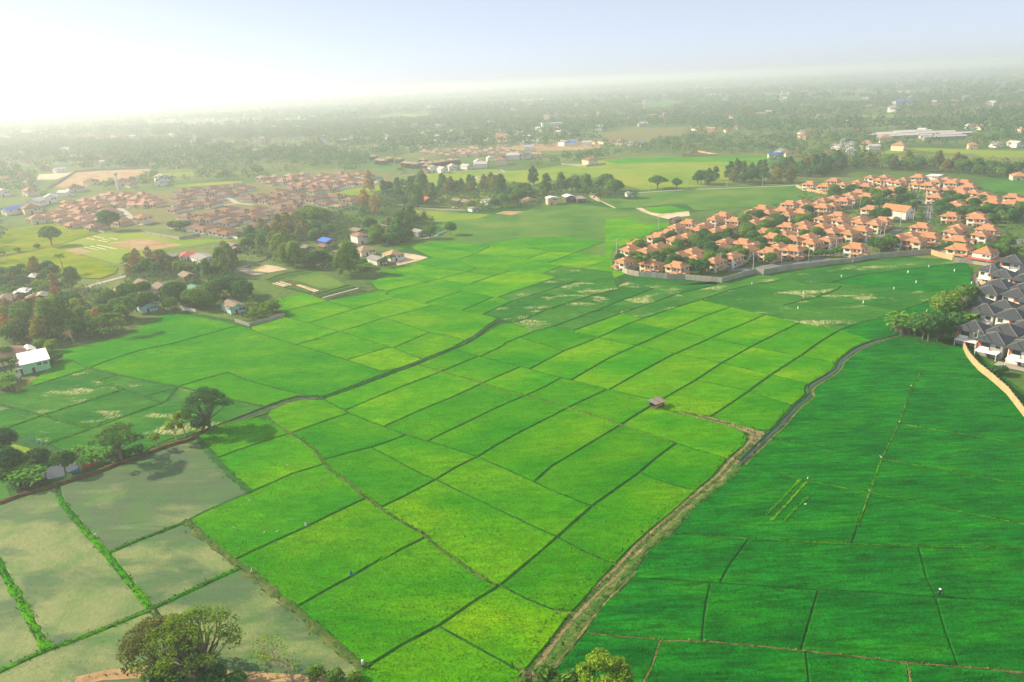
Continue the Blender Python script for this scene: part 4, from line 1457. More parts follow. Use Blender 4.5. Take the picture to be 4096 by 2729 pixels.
def grey_house(flip=False, wall='wall_white'):
    s = -1 if flip else 1
    r = ob('grey_roofed_house', None)
    wb = MB().box(-3.8, 3.8, -3.4, 4.2, 0, 5.7)
    rb = MB()
    hip(rb, 0, .3, 9.2, 9.2, 5.7, 2.5, .999, 'x', th=.2)
    hip(rb, -1.8 * s, -1.9, 5.4, 6.0, 5.55, 1.7, .999, th=.2)
    ob('wall', wb.mesh('wall', MAT[wall]), r)
    ro = ob('roof', rb.mesh('roof', MAT['tile_grey']), r)
    cap = MB()
    cap.tube([(-.3, .3, 8.2), (.3, .3, 8.2)], .1, 4)
    for sx in (-1, 1):
        for sy in (-1, 1):
            cap.tube([(sx * .1, .3, 8.2), (sx * 4.6, .3 + sy * 4.6, 5.72)], .1, 4)
    ob('ridge_cap', cap.mesh('ridge_cap', MAT['ridge_grey']), ro)
    x0 = -1.9 * s
    ob('accent_panel', MB().box(x0 - 1.55, x0 - .85, -3.56, -3.38, 2.95, 5.4).mesh('accent_panel', MAT['panel_red']), r)
    ob('balcony', MB().box(x0 - .8, x0 + 2.0, -4.5, -3.4, 2.75, 2.95).box(x0 - .8, x0 + 2.0, -4.5, -4.40, 2.95, 3.75).mesh('balcony', MAT['frame']), r)
    ob('balcony_shade_panel', MB().box(x0 - .7, x0 + 1.9, -3.48, -3.38, 2.96, 5.2).mesh('balcony_shade_panel', MAT['glass']), r)  # flat dark panel paints the shade of the recess behind the balcony
    window(r, 2.4 * s, -3.42, 4.2, 1.5, 1.2, 'f')
    window(r, 2.2 * s, -3.42, 1.4, 1.8, 1.3, 'f')
    for y in (-1.5, 2.0):
        window(r, 3.82, y, 4.2, 1.0, 1.2, 'r')
        window(r, -3.82, y, 4.2, 1.0, 1.2, 'l')
    aw = MB()
    aw.v += [(-3.4, -3.42, 2.75), (3.4, -3.42, 2.75), (3.4, -6.6, 2.35), (-3.4, -6.6, 2.35), (-3.4, -3.42, 2.68), (3.4, -3.42, 2.68), (3.4, -6.6, 2.28), (-3.4, -6.6, 2.28)]
    aw.f += [(0, 3, 2, 1), (4, 5, 6, 7), (3, 7, 6, 2), (0, 4, 7, 3), (1, 2, 6, 5)]
    for x in (-3.2, 3.2):
        aw.box(x - .08, x + .08, -6.4, -6.24, 0, 2.35)
    ob('awning', aw.mesh('awning', MAT['tin_white']), r)
    ob('door', MB().box(-.5, .5, -3.46, -3.38, 0, 2.1).mesh('door', MAT['void']), r)
    return r


def bungalow(name, roof, wall, w=10.5, l=12.0, hw=3.0, hr=2.4, two=False, wins=False):
    r = ob(name, None)
    hh = 5.8 if two else hw
    wb = MB().box(-w / 2 + .8, w / 2 - .8, -l / 2 + .8, l / 2 - .8, 0, hh)
    rb = MB()
    t = hip(rb, 0, 0, w, l, hh - .05, hr, .999 if two else .7)
    hip(rb, w * .22, -l * .42, w * .5, l * .42, hh - .15, hr * .62, .999)
    ob('wall', wb.mesh('wall', MAT[wall]), r)
    ob('roof', rb.mesh('roof', MAT[roof]), r)
    pb = MB().box(w * .02, w * .42, -l / 2 - .9, -l / 2 + .82, 0, .25)
    for x in (w * .04, w * .40):
        pb.box(x - .12, x + .12, -l / 2 - .8, -l / 2 - .56, .25, hh - .2 if not two else 2.7)
    ob('porch', pb.mesh('porch', MAT[wall]), r)
    ob('door', MB().box(-.5, .5, -l / 2 + .74, -l / 2 + .82, 0, 2.1).mesh('door', MAT['void']), r)
    for x in (-w * .28, w * .28):
        window(r, x, -l / 2 + .79, (hh - 1.3) if two else 1.6, 1.6, 1.3, 'f')
    if two or wins:
        for y in (-l * .2, l * .2):
            window(r, w / 2 - .79, y, (hh - 1.3) if two else 1.6, 1.4, 1.3, 'r')
    return r


def barn(name, roof, wall, w, l, hw, hr, style='gable', axis='y', wins=2):
    """village house or shed: w across, l along y"""
    r = ob(name, None)
    wb = MB().box(-w / 2 + .5, w / 2 - .5, -l / 2 + .5, l / 2 - .5, 0, hw)
    rb = MB()
    if style == 'gable':
        gable(rb, 0, 0, w, l, hw, hr)
        for sy in (-1, 1):
            wb.poly([(-w / 2 + .5, sy * (l / 2 - .5), hw), (w / 2 - .5, sy * (l / 2 - .5), hw), (0, sy * (l / 2 - .5), hw + hr * .9)])
    elif style == 'flat':
        rb.v += [(-w / 2, -l / 2, hw), (w / 2, -l / 2, hw + .1), (w / 2, l / 2, hw + hr), (-w / 2, l / 2, hw + hr), (-w / 2, -l / 2, hw - .12), (w / 2, -l / 2, hw - .02), (w / 2, l / 2, hw + hr - .12), (-w / 2, l / 2, hw + hr - .12)]
        rb.f += [(0, 1, 2, 3), (4, 7, 6, 5), (0, 4, 5, 1), (1, 5, 6, 2), (2, 6, 7, 3), (3, 7, 4, 0)]
    else:
        hip(rb, 0, 0, w, l, hw, hr, .999 if style == 'hip' else .7)
    ob('wall', wb.mesh('wall', MAT[wall]), r)
    ob('roof', rb.mesh('roof', MAT[roof]), r)
    ob('door', MB().box(-w * .1 - .5, -w * .1 + .5, -l / 2 + .44, -l / 2 + .52, 0, 2.0).mesh('door', MAT['void']), r)
    for i in range(wins):
        window(r, w * (.12 + .2 * i) - (w * .3 if wins > 2 else 0), -l / 2 + .49, hw - 1.1, 1.2, 1.0, 'f')
        window(r, w / 2 - .49, -l * .25 + i * l * .4, hw - 1.1, 1.2, 1.0, 'r')
    return r


# ---- the orange-roofed estate
EST = []
for fr, s in [
    ('n1', 'b390,1080 a880,1130 a1370,1175 b480,870 a640,770 b810,900 b1010,825 a1000,640 a1200,580 b1340,690 b1560,630 b1350,455 a1590,380 b1790,490 b1890,430 b2080,300 a2230,240 b2090,530 b2300,470 b1400,985 b1660,920 b1740,1030 b2080,1080 b2190,820 b2310,740'),
    ('n2', 'a570,570 b810,530 b900,410 a1090,355 b1210,430 b940,610 b1140,560 a760,1000 b880,1030 b820,1110 b520,1235 a1230,1150 b1400,1060 a1670,1110 a1290,880 a1150,785 b1530,830 a1560,670 b1870,640 b1920,715 a1670,920 b1960,880 b2030,970 a1470,385 b1580,465 a1810,415 a1610,265 b1820,245 b1940,300 a2230,320 b2120,265 b2240,200 b2220,530 b2220,670'),
    ('n3', 'a290,275 a570,315 a740,215 b930,275 b1130,290 b1200,235 a1340,310 b1440,155 b1600,195 b1790,210 b1700,140 b1950,240 b2060,190 b1600,360 a1840,390 a1210,420 b1040,470 a1360,490 b1100,540 a920,580 b740,530 b720,665 a1430,730 a820,850 b870,940 b1230,910 b1240,970 b1530,1005 a1660,940 b2290,270'),
    ('n4', 'b400,395 b590,330 b690,420 a920,370 b310,545 a830,690 b1640,520 b1870,460 b1960,560 a2200,490 a2070,310'),
    ('n5', 'a130,110 a330,270 b530,195 b740,160 a840,225 b920,185 a1100,215 a1190,310 b480,370 b740,360 b810,430 a970,380 a1040,470 b1320,430 b1550,470 a490,520 b760,570 b930,660 b1020,720 a1310,600 a1690,570 a1690,640 b1490,720 a2120,510 a2090,650 a2300,620 b2220,770 b2310,700 a830,900 b1340,890 a1400,960'),
    ('n6', 'b1010,240 b900,320 a1620,280 b1490,390 a1010,500 a1040,680'),
]:
    for t in s.split():
        x, y = t[1:].split(',')
        EST.append((t[0],) + G(fr, float(x), float(y), 6.6))
# keep neighbours from standing in each other
for it in range(14):
    for i in range(len(EST)):
        for j in range(i):
            a, b = EST[i], EST[j]
            dx, dy = a[1] - b[1], a[2] - b[2]
            d = math.hypot(dx, dy) or .01
            if d < 9.6:
                k = (9.6 - d) * .25 / d
                EST[i] = (a[0], a[1] + dx * k, a[2] + dy * k)
                EST[j] = (b[0], b[1] - dx * k, b[2] - dy * k)
HP = [estate_house('bay', 'wall_cream'), estate_house('bay', 'wall_white'), estate_house('wide', 'wall_cream'), estate_house('wide', 'wall_white')]
EST.sort(key=lambda q: q[2])
rows, k = [], 0
while k < len(EST):
    rows.append(sorted(EST[k:k + 12], key=lambda q: q[1]))
    k += 12
used = set()
for ri, row in enumerate(rows):
    for ci, (t, x, y) in enumerate(row):
        pi = (0 if t == 'b' else 2) + (1 if random.random() < .45 else 0)
        wl = 'white' if pi % 2 else 'cream'
        lab = 'orange-roofed %s %s house, %s from the left in the %s row from the perimeter wall' % (wl, 'bay-fronted' if t == 'b' else 'wide-fronted', ordinal(ci + 1), ordinal(ri + 1))
        kw = dict(label=lab, cat='house', group='orange-roofed estate houses')
        rz = R(-51 + random.uniform(-1.2, 1.2))
        sc = random.uniform(.98, 1.07)
        sc = (sc, sc, sc * .88)
        if pi in used:
            dup(HP[pi], (x, y, 0), rz, sc, **kw)
        else:
            used.add(pi)
            HP[pi].location = (x, y, 0)
            HP[pi].rotation_euler = (0, 0, rz)
            HP[pi].scale = sc
            tag(HP[pi], **kw)
        HOUSE_AT.append((x, y, 5.0))

# ---- the grey-roofed estate at the right edge
GH = [grey_house(), grey_house(True), grey_house(False, 'wall_grey')]
L = [G('n7', *p, 6.4) for p in [(860, 125), (620, 240), (750, 290), (690, 440), (620, 500), (840, 530), (500, 655), (570, 760), (760, 690), (430, 965), (660, 1100), (740, 1000), (890, 820),
                                (985, 720), (985, 340), (985, 470), (985, 1180), (1010, 960), (1130, 1090), (1140, 860), (1120, 620)]]
for it in range(14):
    for i in range(len(L)):
        for j in range(i):
            dx, dy = L[i][0] - L[j][0], L[i][1] - L[j][1]
            d = math.hypot(dx, dy) or .01
            if d < 9.6:
                k = (9.6 - d) * .25 / d
                L[i] = (L[i][0] + dx * k, L[i][1] + dy * k)
                L[j] = (L[j][0] - dx * k, L[j][1] - dy * k)
L.sort(key=lambda p: p[1])
for i, p in enumerate(L):
    kw = dict(label='slate-grey hip-roofed white house with red panel, %s counted from the nearest' % ordinal(i + 1), cat='house', group='grey-roofed estate houses')
    rz = R(-52 + random.uniform(-2, 2))
    if i < 3:
        GH[i].location, GH[i].rotation_euler = (p[0], p[1], 0), (0, 0, rz)
        tag(GH[i], **kw)
    else:
        dup(GH[i % 3], (p[0], p[1], 0), rz, random.uniform(1.0, 1.1), **kw)
    HOUSE_AT.append((p[0], p[1], 5.0))

# ---- the bungalow estate on the left
BG = [('l8', 'o', '430,665 560,640 720,640 750,690 800,480 740,580 900,540 920,585 990,465 1040,505 1080,545 1180,490 1210,530 940,625 1000,665 1160,635 1250,580 1330,615 1190,690 1050,705 870,660 890,740 1140,765 1130,450 820,525 640,620 1300,400 1280,435 1370,450 1440,420 1480,390 1560,415 1620,445 1660,400 1540,490 1450,500 1590,510 1690,470 1740,430 1690,510 1800,470 1850,500 1450,710'),
      ('m1', 'n', '70,365 200,345 390,335 510,320 630,310 740,330 450,360 560,385 650,375 50,420 190,390 310,395 420,430 60,480 120,450 300,455 220,500 380,490 30,540 780,430 870,420 1060,360 1130,375 1040,410 1190,345 1290,330 1380,325 1250,400 960,450 1050,465 1170,435 1270,435 1450,350 1550,340 1440,440 1540,420 1640,415 1820,440 1560,480 1200,485 1080,530 1210,545 560,550 400,575 700,570 840,540 890,600 980,590 1070,580 1160,560 520,605 120,610 300,635 400,640 620,640 710,640 820,620 560,670 1180,615 1090,680 850,690 980,705 30,690 120,695 240,725 330,735 470,755 560,775'),
      ('m1', 'p', '1000,270 1090,265 1190,240 1210,285 1290,292 1330,235 1400,262 1460,235 1510,200 1590,218 1450,305 1560,255 1540,302 1640,258 1690,190 1760,215 1830,275 1760,250 1900,190 1970,205 1930,275 1680,312')]
BL = []
for fr, t, s in BG:
    for q in s.split():
        x, y = q.split(',')
        BL.append([t] + list(G(fr, float(x), float(y), 3.8)))
for it in range(16):
    for i in range(len(BL)):
        for j in range(i):
            a, b = BL[i], BL[j]
            dx, dy = a[1] - b[1], a[2] - b[2]
            d = math.hypot(dx, dy) or .01
            if d < 11.0:
                k = (11.0 - d) * .25 / d
                a[1] += dx * k
                a[2] += dy * k
                b[1] -= dx * k
                b[2] -= dy * k
BP = {'o': bungalow('bungalow', 'tile_pale', 'wall_cream', 11.5, 13.0, 2.8, 2.6), 'n': bungalow('bungalow', 'tile_brown', 'wall_white', 12.5, 14.0, 2.8, 2.4), 'p': bungalow('bungalow', 'tile_pale', 'wall_white')}
BN = {'o': ('terracotta-roofed bungalow', 'left of the estate street'), 'n': ('brown-roofed bungalow', 'of the dense brown estate'), 'p': ('pale orange-roofed bungalow', 'beside the bright field')}
for t in 'onp':
    M2 = sorted([b for b in BL if b[0] == t], key=lambda q: q[2])
    k = 0
    ri = 0
    first = True
    while k < len(M2):
        row = sorted(M2[k:k + 10], key=lambda q: q[1])
        for ci, b in enumerate(row):
            kw = dict(label='%s, %s from the left in the %s row %s' % (BN[t][0], ordinal(ci + 1), ordinal(ri + 1), BN[t][1]), cat='house', group='bungalows ' + BN[t][1])
            rz = R(-27 + random.choice((0, 0, 90)) + random.uniform(-4, 4))
            if first:
                first = False
                BP[t].location, BP[t].rotation_euler = (b[1], b[2], 0), (0, 0, rz)
                tag(BP[t], **kw)
            else:
                dup(BP[t], (b[1], b[2], 0), rz, random.uniform(1.0, 1.2), **kw)
            HOUSE_AT.append((b[1], b[2], 5.5))
        k += 10
        ri += 1

# ---- houses of their own: (name, frame, x, y, z of the point, rotation, prototype args, label)
SINGLE = [
    # pale two-storey villas behind the bungalows
    ('villa', 'm1', 890, 225, 6, -20, ('B', 'tile_tan', 'wall_cream', 12, 12, True), 'pale two-storey hip-roofed villa, leftmost of four behind the bungalows'),
    ('villa', 'm1', 1025, 215, 6, -20, ('B', 'tile_tan', 'wall_cream', 12, 12, True), 'pale two-storey hip-roofed villa, second of four behind the bungalows'),
    ('villa', 'm1', 1175, 205, 6, -20, ('B', 'tile_tan', 'wall_cream', 12, 12, True), 'pale two-storey hip-roofed villa, third of four behind the bungalows'),
    ('villa', 'm1', 1315, 190, 6, -20, ('B', 'tile_tan', 'wall_cream', 12, 12, True), 'pale two-storey hip-roofed villa, rightmost of four behind the bungalows'),
    ('villa', 'm1', 2060, 232, 6, -30, ('B', 'tin_green', 'wall_white', 11, 12, True), 'white two-storey villa with teal roof at the bungalow estate corner'),
    ('two_storey_house', 'l8', 1680, 670, 5.5, -25, ('B', 'tile_pale', 'wall_cream', 13, 12, True), 'cream two-storey house with terracotta roof at the estate street entrance'),
    ('bungalow', 'm1', 735, 750, 4, -27, ('B', 'tile_grey', 'wall_white', 10, 13, False), 'dark grey-roofed white bungalow at the front corner of the brown estate'),
    ('bungalow', 'm1', 1690, 500, 4, -20, ('B', 'tile_tan', 'wall_cream', 12, 15, False), 'tan-roofed bungalow behind the great rain tree'),
    # villages on the left
    ('farmhouse', 'q3', 30, 1010, 4.5, -40, ('H', 'tile_pale', 'wall_cream', 12, 17, 3.2, 2.6), 'terracotta hip-roofed house cut by the left edge'),
    ('open_shed', 'q3', 375, 1075, 4.2, 36, ('F', 'tin_white', 'wall_mint', 10, 15, 4.0, .7), 'mint-walled shed with a broad flat white metal roof'),
    ('lean_to_shed', 'q3', 250, 1165, 2.6, 36, ('F', 'tin', 'wall_mint', 5, 9, 2.4, .4), 'low grey tin lean-to beside the white-roofed shed'),
    ('storage_shed', 'q3', 320, 975, 3.5, 36, ('G', 'tin_white', 'wall_grey', 5, 8, 2.8, 1.3), 'small shed with rounded white metal roof behind the terracotta house'),
    ('field_hut', 'q3', 160, 1310, 1.8, 20, ('G', 'tin', 'wall_wood', 4, 5, 1.8, .9), 'small ramshackle grey hut beside banana plants'),
    ('aqua_house', 'q3', 1650, 455, 3.4, 40, ('G', 'tin_brown', 'wall_aqua', 8, 15, 3.0, 1.6), 'aqua-walled house with brown tiled roof at the field edge'),
    ('farmhouse', 'q3', 1690, 315, 3.5, 40, ('G', 'tin_brown', 'wall_white', 8, 12, 3.0, 1.6), 'brown-roofed white house behind the aqua-walled house'),
    ('farmhouse', 'q3', 1400, 310, 3.5, 20, ('H', 'tin_rust', 'wall_cream', 11, 12, 3.0, 1.8), 'wide rust-brown-roofed house above the carport'),
    ('timber_house', 'q4', 480, 640, 4, 40, ('G', 'tin_brown', 'wall_wood', 7, 11, 3.4, 1.6), 'dark timber house with brown gable roof among trees'),
    ('timber_house', 'q4', 220, 590, 4, 40, ('G', 'tin_brown', 'wall_wood', 7, 9, 3.4, 1.6), 'small dark timber house with brown gable roof at the lane'),
    ('timber_house', 'q4', 830, 500, 4, 40, ('G', 'tin_brown', 'wall_wood', 7, 11, 3.8, 1.6), 'raised timber house with long brown gable roof'),
    ('farmhouse', 'q4', 960, 680, 3, 40, ('G', 'tin_green', 'wall_wood', 7, 15, 2.6, 1.3), 'low house under a long green metal roof'),
    ('farmhouse', 'q4', 1450, 895, 3.2, 40, ('G', 'tin_brown', 'wall_aqua', 8, 13, 2.8, 1.6), 'grey-brown gabled house with aqua walls behind young trees'),
    ('farmhouse', 'q4', 850, 215, 3.5, 30, ('H', 'tin_red', 'wall_white', 12, 12, 3.0, 2.0), 'red hip-roofed house beside the grey shed'),
    ('long_shed', 'q4', 650, 235, 3.2, -60, ('G', 'tin', 'wall_wood', 7, 14, 2.8, 1.2), 'low grey tin shed left of the red-roofed house'),
    ('long_shed', 'q4', 1050, 250, 3.5, 40, ('G', 'tin', 'wall_white', 11, 18, 3.0, 1.4), 'broad grey tin-roofed shed right of the red-roofed house'),
    ('farmhouse', 'q4', 1440, 90, 4, 40, ('G', 'tin_brown', 'wall_wood', 9, 12, 3.2, 1.6), 'dark house with grey-brown gable roof by the lane'),
    ('farmhouse', 'q4', 1460, 130, 3, 40, ('G', 'tin_brown', 'wall_wood', 7, 12, 2.6, 1.2), 'low brown-roofed lean house in front of the dark gable house'),
    ('farmhouse', 'q3', 240, 330, 3, 20, ('G', 'tin_white', 'wall_wood', 8, 11, 2.8, 1.2), 'white metal-roofed house in the left thicket'),
    ('farmhouse', 'q3', 470, 365, 3, 20, ('G', 'tin', 'wall_wood', 7, 11, 2.8, 1.2), 'tin-roofed house with bright ridge in the left thicket'),
    ('farmhouse', 'q3', 360, 405, 3, 20, ('G', 'tin_brown', 'wall_wood', 8, 12, 2.8, 1.4), 'brown-roofed house sunk in the left thicket'),
    ('farmhouse', 'q3', 40, 410, 3.5, 20, ('G', 'tin_brown', 'wall_wood', 10, 14, 3.0, 1.8), 'dark thatched-looking house at the left edge'),
    ('farmhouse', 'q3', 610, 215, 3, 20, ('G', 'tin', 'wall_white', 7, 9, 2.8, 1.2), 'small grey-roofed house beside the bamboo and lane'),
    ('farmhouse', 'q3', 360, 155, 3, 20, ('G', 'tin_white', 'wall_wood', 5, 12, 2.8, 1.0), 'long pale tin roof at the edge of the yellow field'),
    # village in the middle
    ('blue_house', 'q5', 870, 195, 5.5, 40, ('G', 'tin_blue', 'wall_wood', 9, 12, 5.0, 1.5), 'timber house with a bright blue metal roof'),
    ('open_shed', 'q5', 850, 270, 2.8, 40, ('G', 'tin_brown', 'wall_wood', 8, 9, 2.6, 1.0), 'low tan-roofed shed in front of the blue-roofed house'),
    ('farmhouse', 'q5', 1180, 250, 4, 40, ('H', 'tin_rust', 'wall_cream', 11, 12, 3.0, 2.3), 'rust-red hip-roofed house beside the blue-roofed house'),
    ('new_house', 'q5', 1370, 300, 4.4, 38, ('H', 'tile_tan', 'wall_cream', 11, 11, 3.2, 2.4), 'cream house with tan hip roof and dark windows'),
    ('new_house', 'q5', 1755, 370, 4.4, 38, ('H', 'tile_tan', 'wall_white', 10, 11, 3.6, 2.4), 'white house with grey-tan hip roof beside the sandy yard'),
    ('new_house', 'q5', 1540, 435, 3.4, 38, ('G', 'tin', 'wall_white', 8, 13, 2.8, 1.3), 'white house with long grey roof below the hip-roofed house'),
    ('farmhouse', 'q5', 1090, 345, 3, 38, ('H', 'tin', 'wall_wood', 9, 12, 2.6, 1.4), 'low grey hip-roofed house behind the large bamboo'),
    ('farmhouse', 'q5', 580, 285, 3, 38, ('G', 'tin_brown', 'wall_wood', 8, 12, 2.6, 1.2), 'low pale brown-roofed house behind the coconut palm'),
    ('two_storey_house', 'q5', 1300, 120, 6, 38, ('H', 'tin_rust', 'wall_white', 9, 11, 5.4, 1.6), 'tall white-walled house with brown roof in the village middle'),
    ('timber_house', 'q5', 1280, 50, 5, 38, ('G', 'tin_brown', 'wall_wood', 8, 12, 4.2, 1.4), 'dark timber house with stepped tin roofs behind the tall white house'),
    ('farmhouse', 'q5', 2100, 75, 3.4, 38, ('G', 'tin', 'wall_grey', 8, 11, 3.0, 1.4), 'grey gable house at the lane bend by the paddies'),
    ('farmhouse', 'q5', 1640, 15, 3.4, 38, ('G', 'tin_brown', 'wall_wood', 8, 11, 3.0, 1.4), 'brown gable house hidden in the middle village trees'),
    # hamlet along the far lane
    ('timber_house', 'p2', 870, 760, 4, 30, ('G', 'tin_red', 'wall_wood', 9, 13, 3.4, 2.4), 'red steep-roofed timber house in the far hamlet'),
    ('farmhouse', 'p2', 1140, 768, 3.4, 30, ('G', 'tin_brown', 'wall_wood', 9, 13, 3.0, 1.4), 'grey-brown gabled house in the far hamlet, left of the pair'),
    ('farmhouse', 'p2', 1220, 780, 3.4, 30, ('G', 'tin_brown', 'wall_wood', 9, 14, 3.0, 1.6), 'grey-brown gabled house in the far hamlet, right of the pair'),
    ('farmhouse', 'p2', 1405, 768, 3.4, 30, ('H', 'tin', 'wall_white', 11, 14, 3.0, 1.8), 'pale grey hip-roofed house in the far hamlet'),
    ('farmhouse', 'p2', 1268, 838, 2.6, 30, ('H', 'tin', 'wall_white', 7, 8, 2.6, 1.2), 'small white house with grey roof beside the far hamlet lane'),
    ('farmhouse', 'p2', 1745, 762, 3.5, 30, ('H', 'tin_rust', 'wall_cream', 10, 13, 2.8, 2.4), 'terracotta-roofed house left of the pink house'),
    ('pink_house', 'p2', 1938, 745, 6, 12, ('G', 'tin_white', 'wall_pink', 9, 9, 5.6, 1.0), 'pink two-storey house with white metal roof'),
    ('open_shed', 'p2', 2085, 733, 5, 12, ('G', 'tin_white', 'wall_wood', 9, 12, 4.6, 1.3), 'timber barn with white gable roof right of the pink house'),
    ('open_shed', 'p2', 2175, 745, 4, 12, ('F', 'tin', 'wall_wood', 8, 14, 3.4, .6), 'long grey tin shed at the end of the sandy lane'),
    ('farmhouse', 'N', 305, 318, 3, 10, ('G', 'tin', 'wall_white', 6, 8, 2.8, 1.0), 'small white hut beside the big leafy tree at the road'),
    ('white_villa', 'T3', 715, 1005, 6, 25, ('H', 'tile_brown', 'wall_cream', 14, 16, 5.6, 2.6), 'large cream villa with brown roof in the walled plot'),
    ('villa', 'n5', 2255, 80, 5, -20, ('H', 'tile_orange', 'wall_cream', 12, 12, 3.6, 3.0), 'lone orange-roofed cream house across the green field'),
    ('modern_house', 'n5', 470, 105, 6.5, -50, ('F', 'tin_white', 'wall_white', 10, 12, 6.2, .2), 'flat-roofed white house behind the orange-roofed estate'),
    ('skirted_house', 'n6', 1570, 780, 6.5, -56, ('H', 'tile_orange', 'wall_white', 9.4, 9.4, 5.6, 3.2), 'white house with pyramid orange roof and red skirt roof'),
    ('long_villa', 'n3', 1940, 770, 6.5, 31, ('G', 'tile_orange', 'wall_white', 10, 18, 5.6, 3.4), 'long white villa with one high orange gable roof'),
    ('field_shelter', 'n1', 1320, 350, 3, -50, ('G', 'tin_brown', 'wall_wood', 6, 8, 2.6, 1.4), 'thatched shelter at the sandy yard beside the estate'),
    ('temple_hall', 'p2', 1518, 232, 9, 60, ('G', 'tile_pale', 'wall_cream', 14, 24, 6, 9), 'temple hall with tall steep orange roof in the far town'),
]
VKINDS = {}
for (nm, fr, x, y, z, rz, a, lab) in SINGLE:
    p = G(fr, x, y, z)
    if a[0] == 'B':
        r = bungalow(nm, a[1], a[2], a[3], a[4], 3.0, 2.4, a[5], True)
    else:
        st = {'H': 'hip', 'G': 'gable', 'F': 'flat'}[a[0]]
        r = barn(nm, a[1], a[2], a[3], a[4], a[5], a[6], st)
    r.location, r.rotation_euler = (p[0], p[1], 0), (0, 0, R(rz))
    tag(r, lab, 'shed' if 'shed' in nm else 'hut' if 'hut' in nm or 'shelter' in nm else 'temple' if 'temple' in nm else 'house')
    if nm == 'skirted_house':
        sk = MB()
        hip(sk, 0, 0, 13, 13, 2.7, 1.2, .999)
        for sx in (-1, 1):
            for sy in (-1, 1):
                sk.box(sx * 6 - .12, sx * 6 + .12, sy * 6 - .12, sy * 6 + .12, 0, 2.7)
        ob('skirt_roof', sk.mesh('skirt_roof', MAT['tin_red']), r)
    HOUSE_AT.append((p[0], p[1], max(a[3], a[4]) / 2))

# ---- the far estates: brown two-storeys, cream gables
TB = bungalow('town_house', 'tile_tan', 'wall_wood', 11, 11, 3, 2.4, True)
TC = bungalow('town_house', 'tile_tan', 'wall_cream', 12, 13, 4.4, 3.4)
for proto, lab, grp, s, z in [
    (TB, 'brown two-storey house with tan roof in the far row', 'brown houses of the far row', '415,400 550,418 640,424 840,428 840,455 1010,443 1082,433 870,480 460,432 500,436 690,455 725,460 775,465 905,458 950,453 1120,430', 5),
    (TC, 'cream steep-roofed house of the far estate', 'cream houses of the far estate', '850,352 890,352 930,362 960,338 1000,368 1070,338 1060,378 1100,366 1120,332 1160,352 1200,332 1190,372 1230,352 1262,322 1300,327 1290,367 1330,362 1380,347 1420,332 1440,362 1490,342 1530,362 1570,347 1610,362 1650,367 1700,372 1740,357 1790,367 1830,372', 5)]:
    P2 = sorted(pts('p2', s, z), key=lambda p: p[0])
    for i, p in enumerate(P2):
        kw = dict(label='%s, %s from the left' % (lab, ordinal(i + 1)), cat='house', group=grp)
        rz = R(random.choice((-15, 70)) + random.uniform(-5, 5))
        if i == 0:
            proto.location, proto.rotation_euler = (p[0], p[1], 0), (0, 0, rz)
            tag(proto, **kw)
        else:
            dup(proto, (p[0], p[1], 0), rz, **kw)
        HOUSE_AT.append((p[0], p[1], 6))

# ---- the hut among the paddies: posts, plank deck and patched tin sheets
p = G('k', 308, 190)
r = ob('field_hut', None, None, (p[0], p[1], 0), R(33), .85, 'small patched tin-roofed field hut standing alone among the paddies', 'hut')
for x in (-2.1, 0, 2.1):
    for y in (-1.5, 1.5):
        ob('post', MB().tube([(x, y, -.1), (x, y, 2.5 + .12 * y)], .07, 5).mesh('post', MAT['bark']), r)
for i in range(7):
    ob('plank', MB().box(-2.2 + .63 * i, -1.62 + .63 * i, -1.5, 1.5, .55, .62).mesh('plank', MAT['wall_wood']), r)
for i in range(5):
    m = ['tin', 'tin', 'tin_rust', 'tin', 'tin_rust'][i]
    z = .02 * (i % 2)
    ob('roof_sheet', MB().poly([(-2.7 + 1.08 * i, -2.0, 2.32 + z), (-1.58 + 1.08 * i, -2.0, 2.32 + z), (-1.58 + 1.08 * i, 2.1, 2.82 + z), (-2.7 + 1.08 * i, 2.1, 2.82 + z)]).poly([(-2.7 + 1.08 * i, -2.0, 2.29 + z), (-2.7 + 1.08 * i, 2.1, 2.79 + z), (-1.58 + 1.08 * i, 2.1, 2.79 + z), (-1.58 + 1.08 * i, -2.0, 2.29 + z)]).mesh('roof_sheet', MAT[m]), r)
ob('side_board', MB().box(-2.2, 2.2, 1.5, 1.56, .62, 1.7).mesh('side_board', MAT['wall_wood']), r)
ob('side_board', MB().box(2.1, 2.16, -1.5, 1.5, .62, 1.5).mesh('side_board', MAT['wall_wood']), r)
HOUSE_AT.append((p[0], p[1], 3))

# ------------------------------------------------------------------ walls, poles, small things
def wall_run(name, line, h, mat, label, step=2.6, base=0.0, th=.16):
    r = ob(name, None, None, (line[0][0], line[0][1], 0), label=label, cat='wall')
    pm = MB().box(0, 1, -th / 2, th / 2, 0, 1).mesh('panel', MAT[mat])
    qm = MB().box(-.14, .14, -.14, .14, 0, 1).box(-.18, .18, -.18, .18, 1, 1.03).mesh('post', MAT[mat])
    o = Vector(line[0])
    for a, b in zip(line, line[1:]):
        a, b = Vector(a) - o, Vector(b) - o
        L = (b - a).length
        n = max(1, round(L / step))
        ang = math.atan2((b - a).y, (b - a).x)
        for i in range(n):
            p = a + (b - a) * (i / n)
            ob('panel', pm, r, (p.x, p.y, base), ang, (L / n, 1, h * random.uniform(.97, 1.0)))
            ob('post', qm, r, (p.x, p.y, base), ang, (1, 1, h * 1.04))
    return r


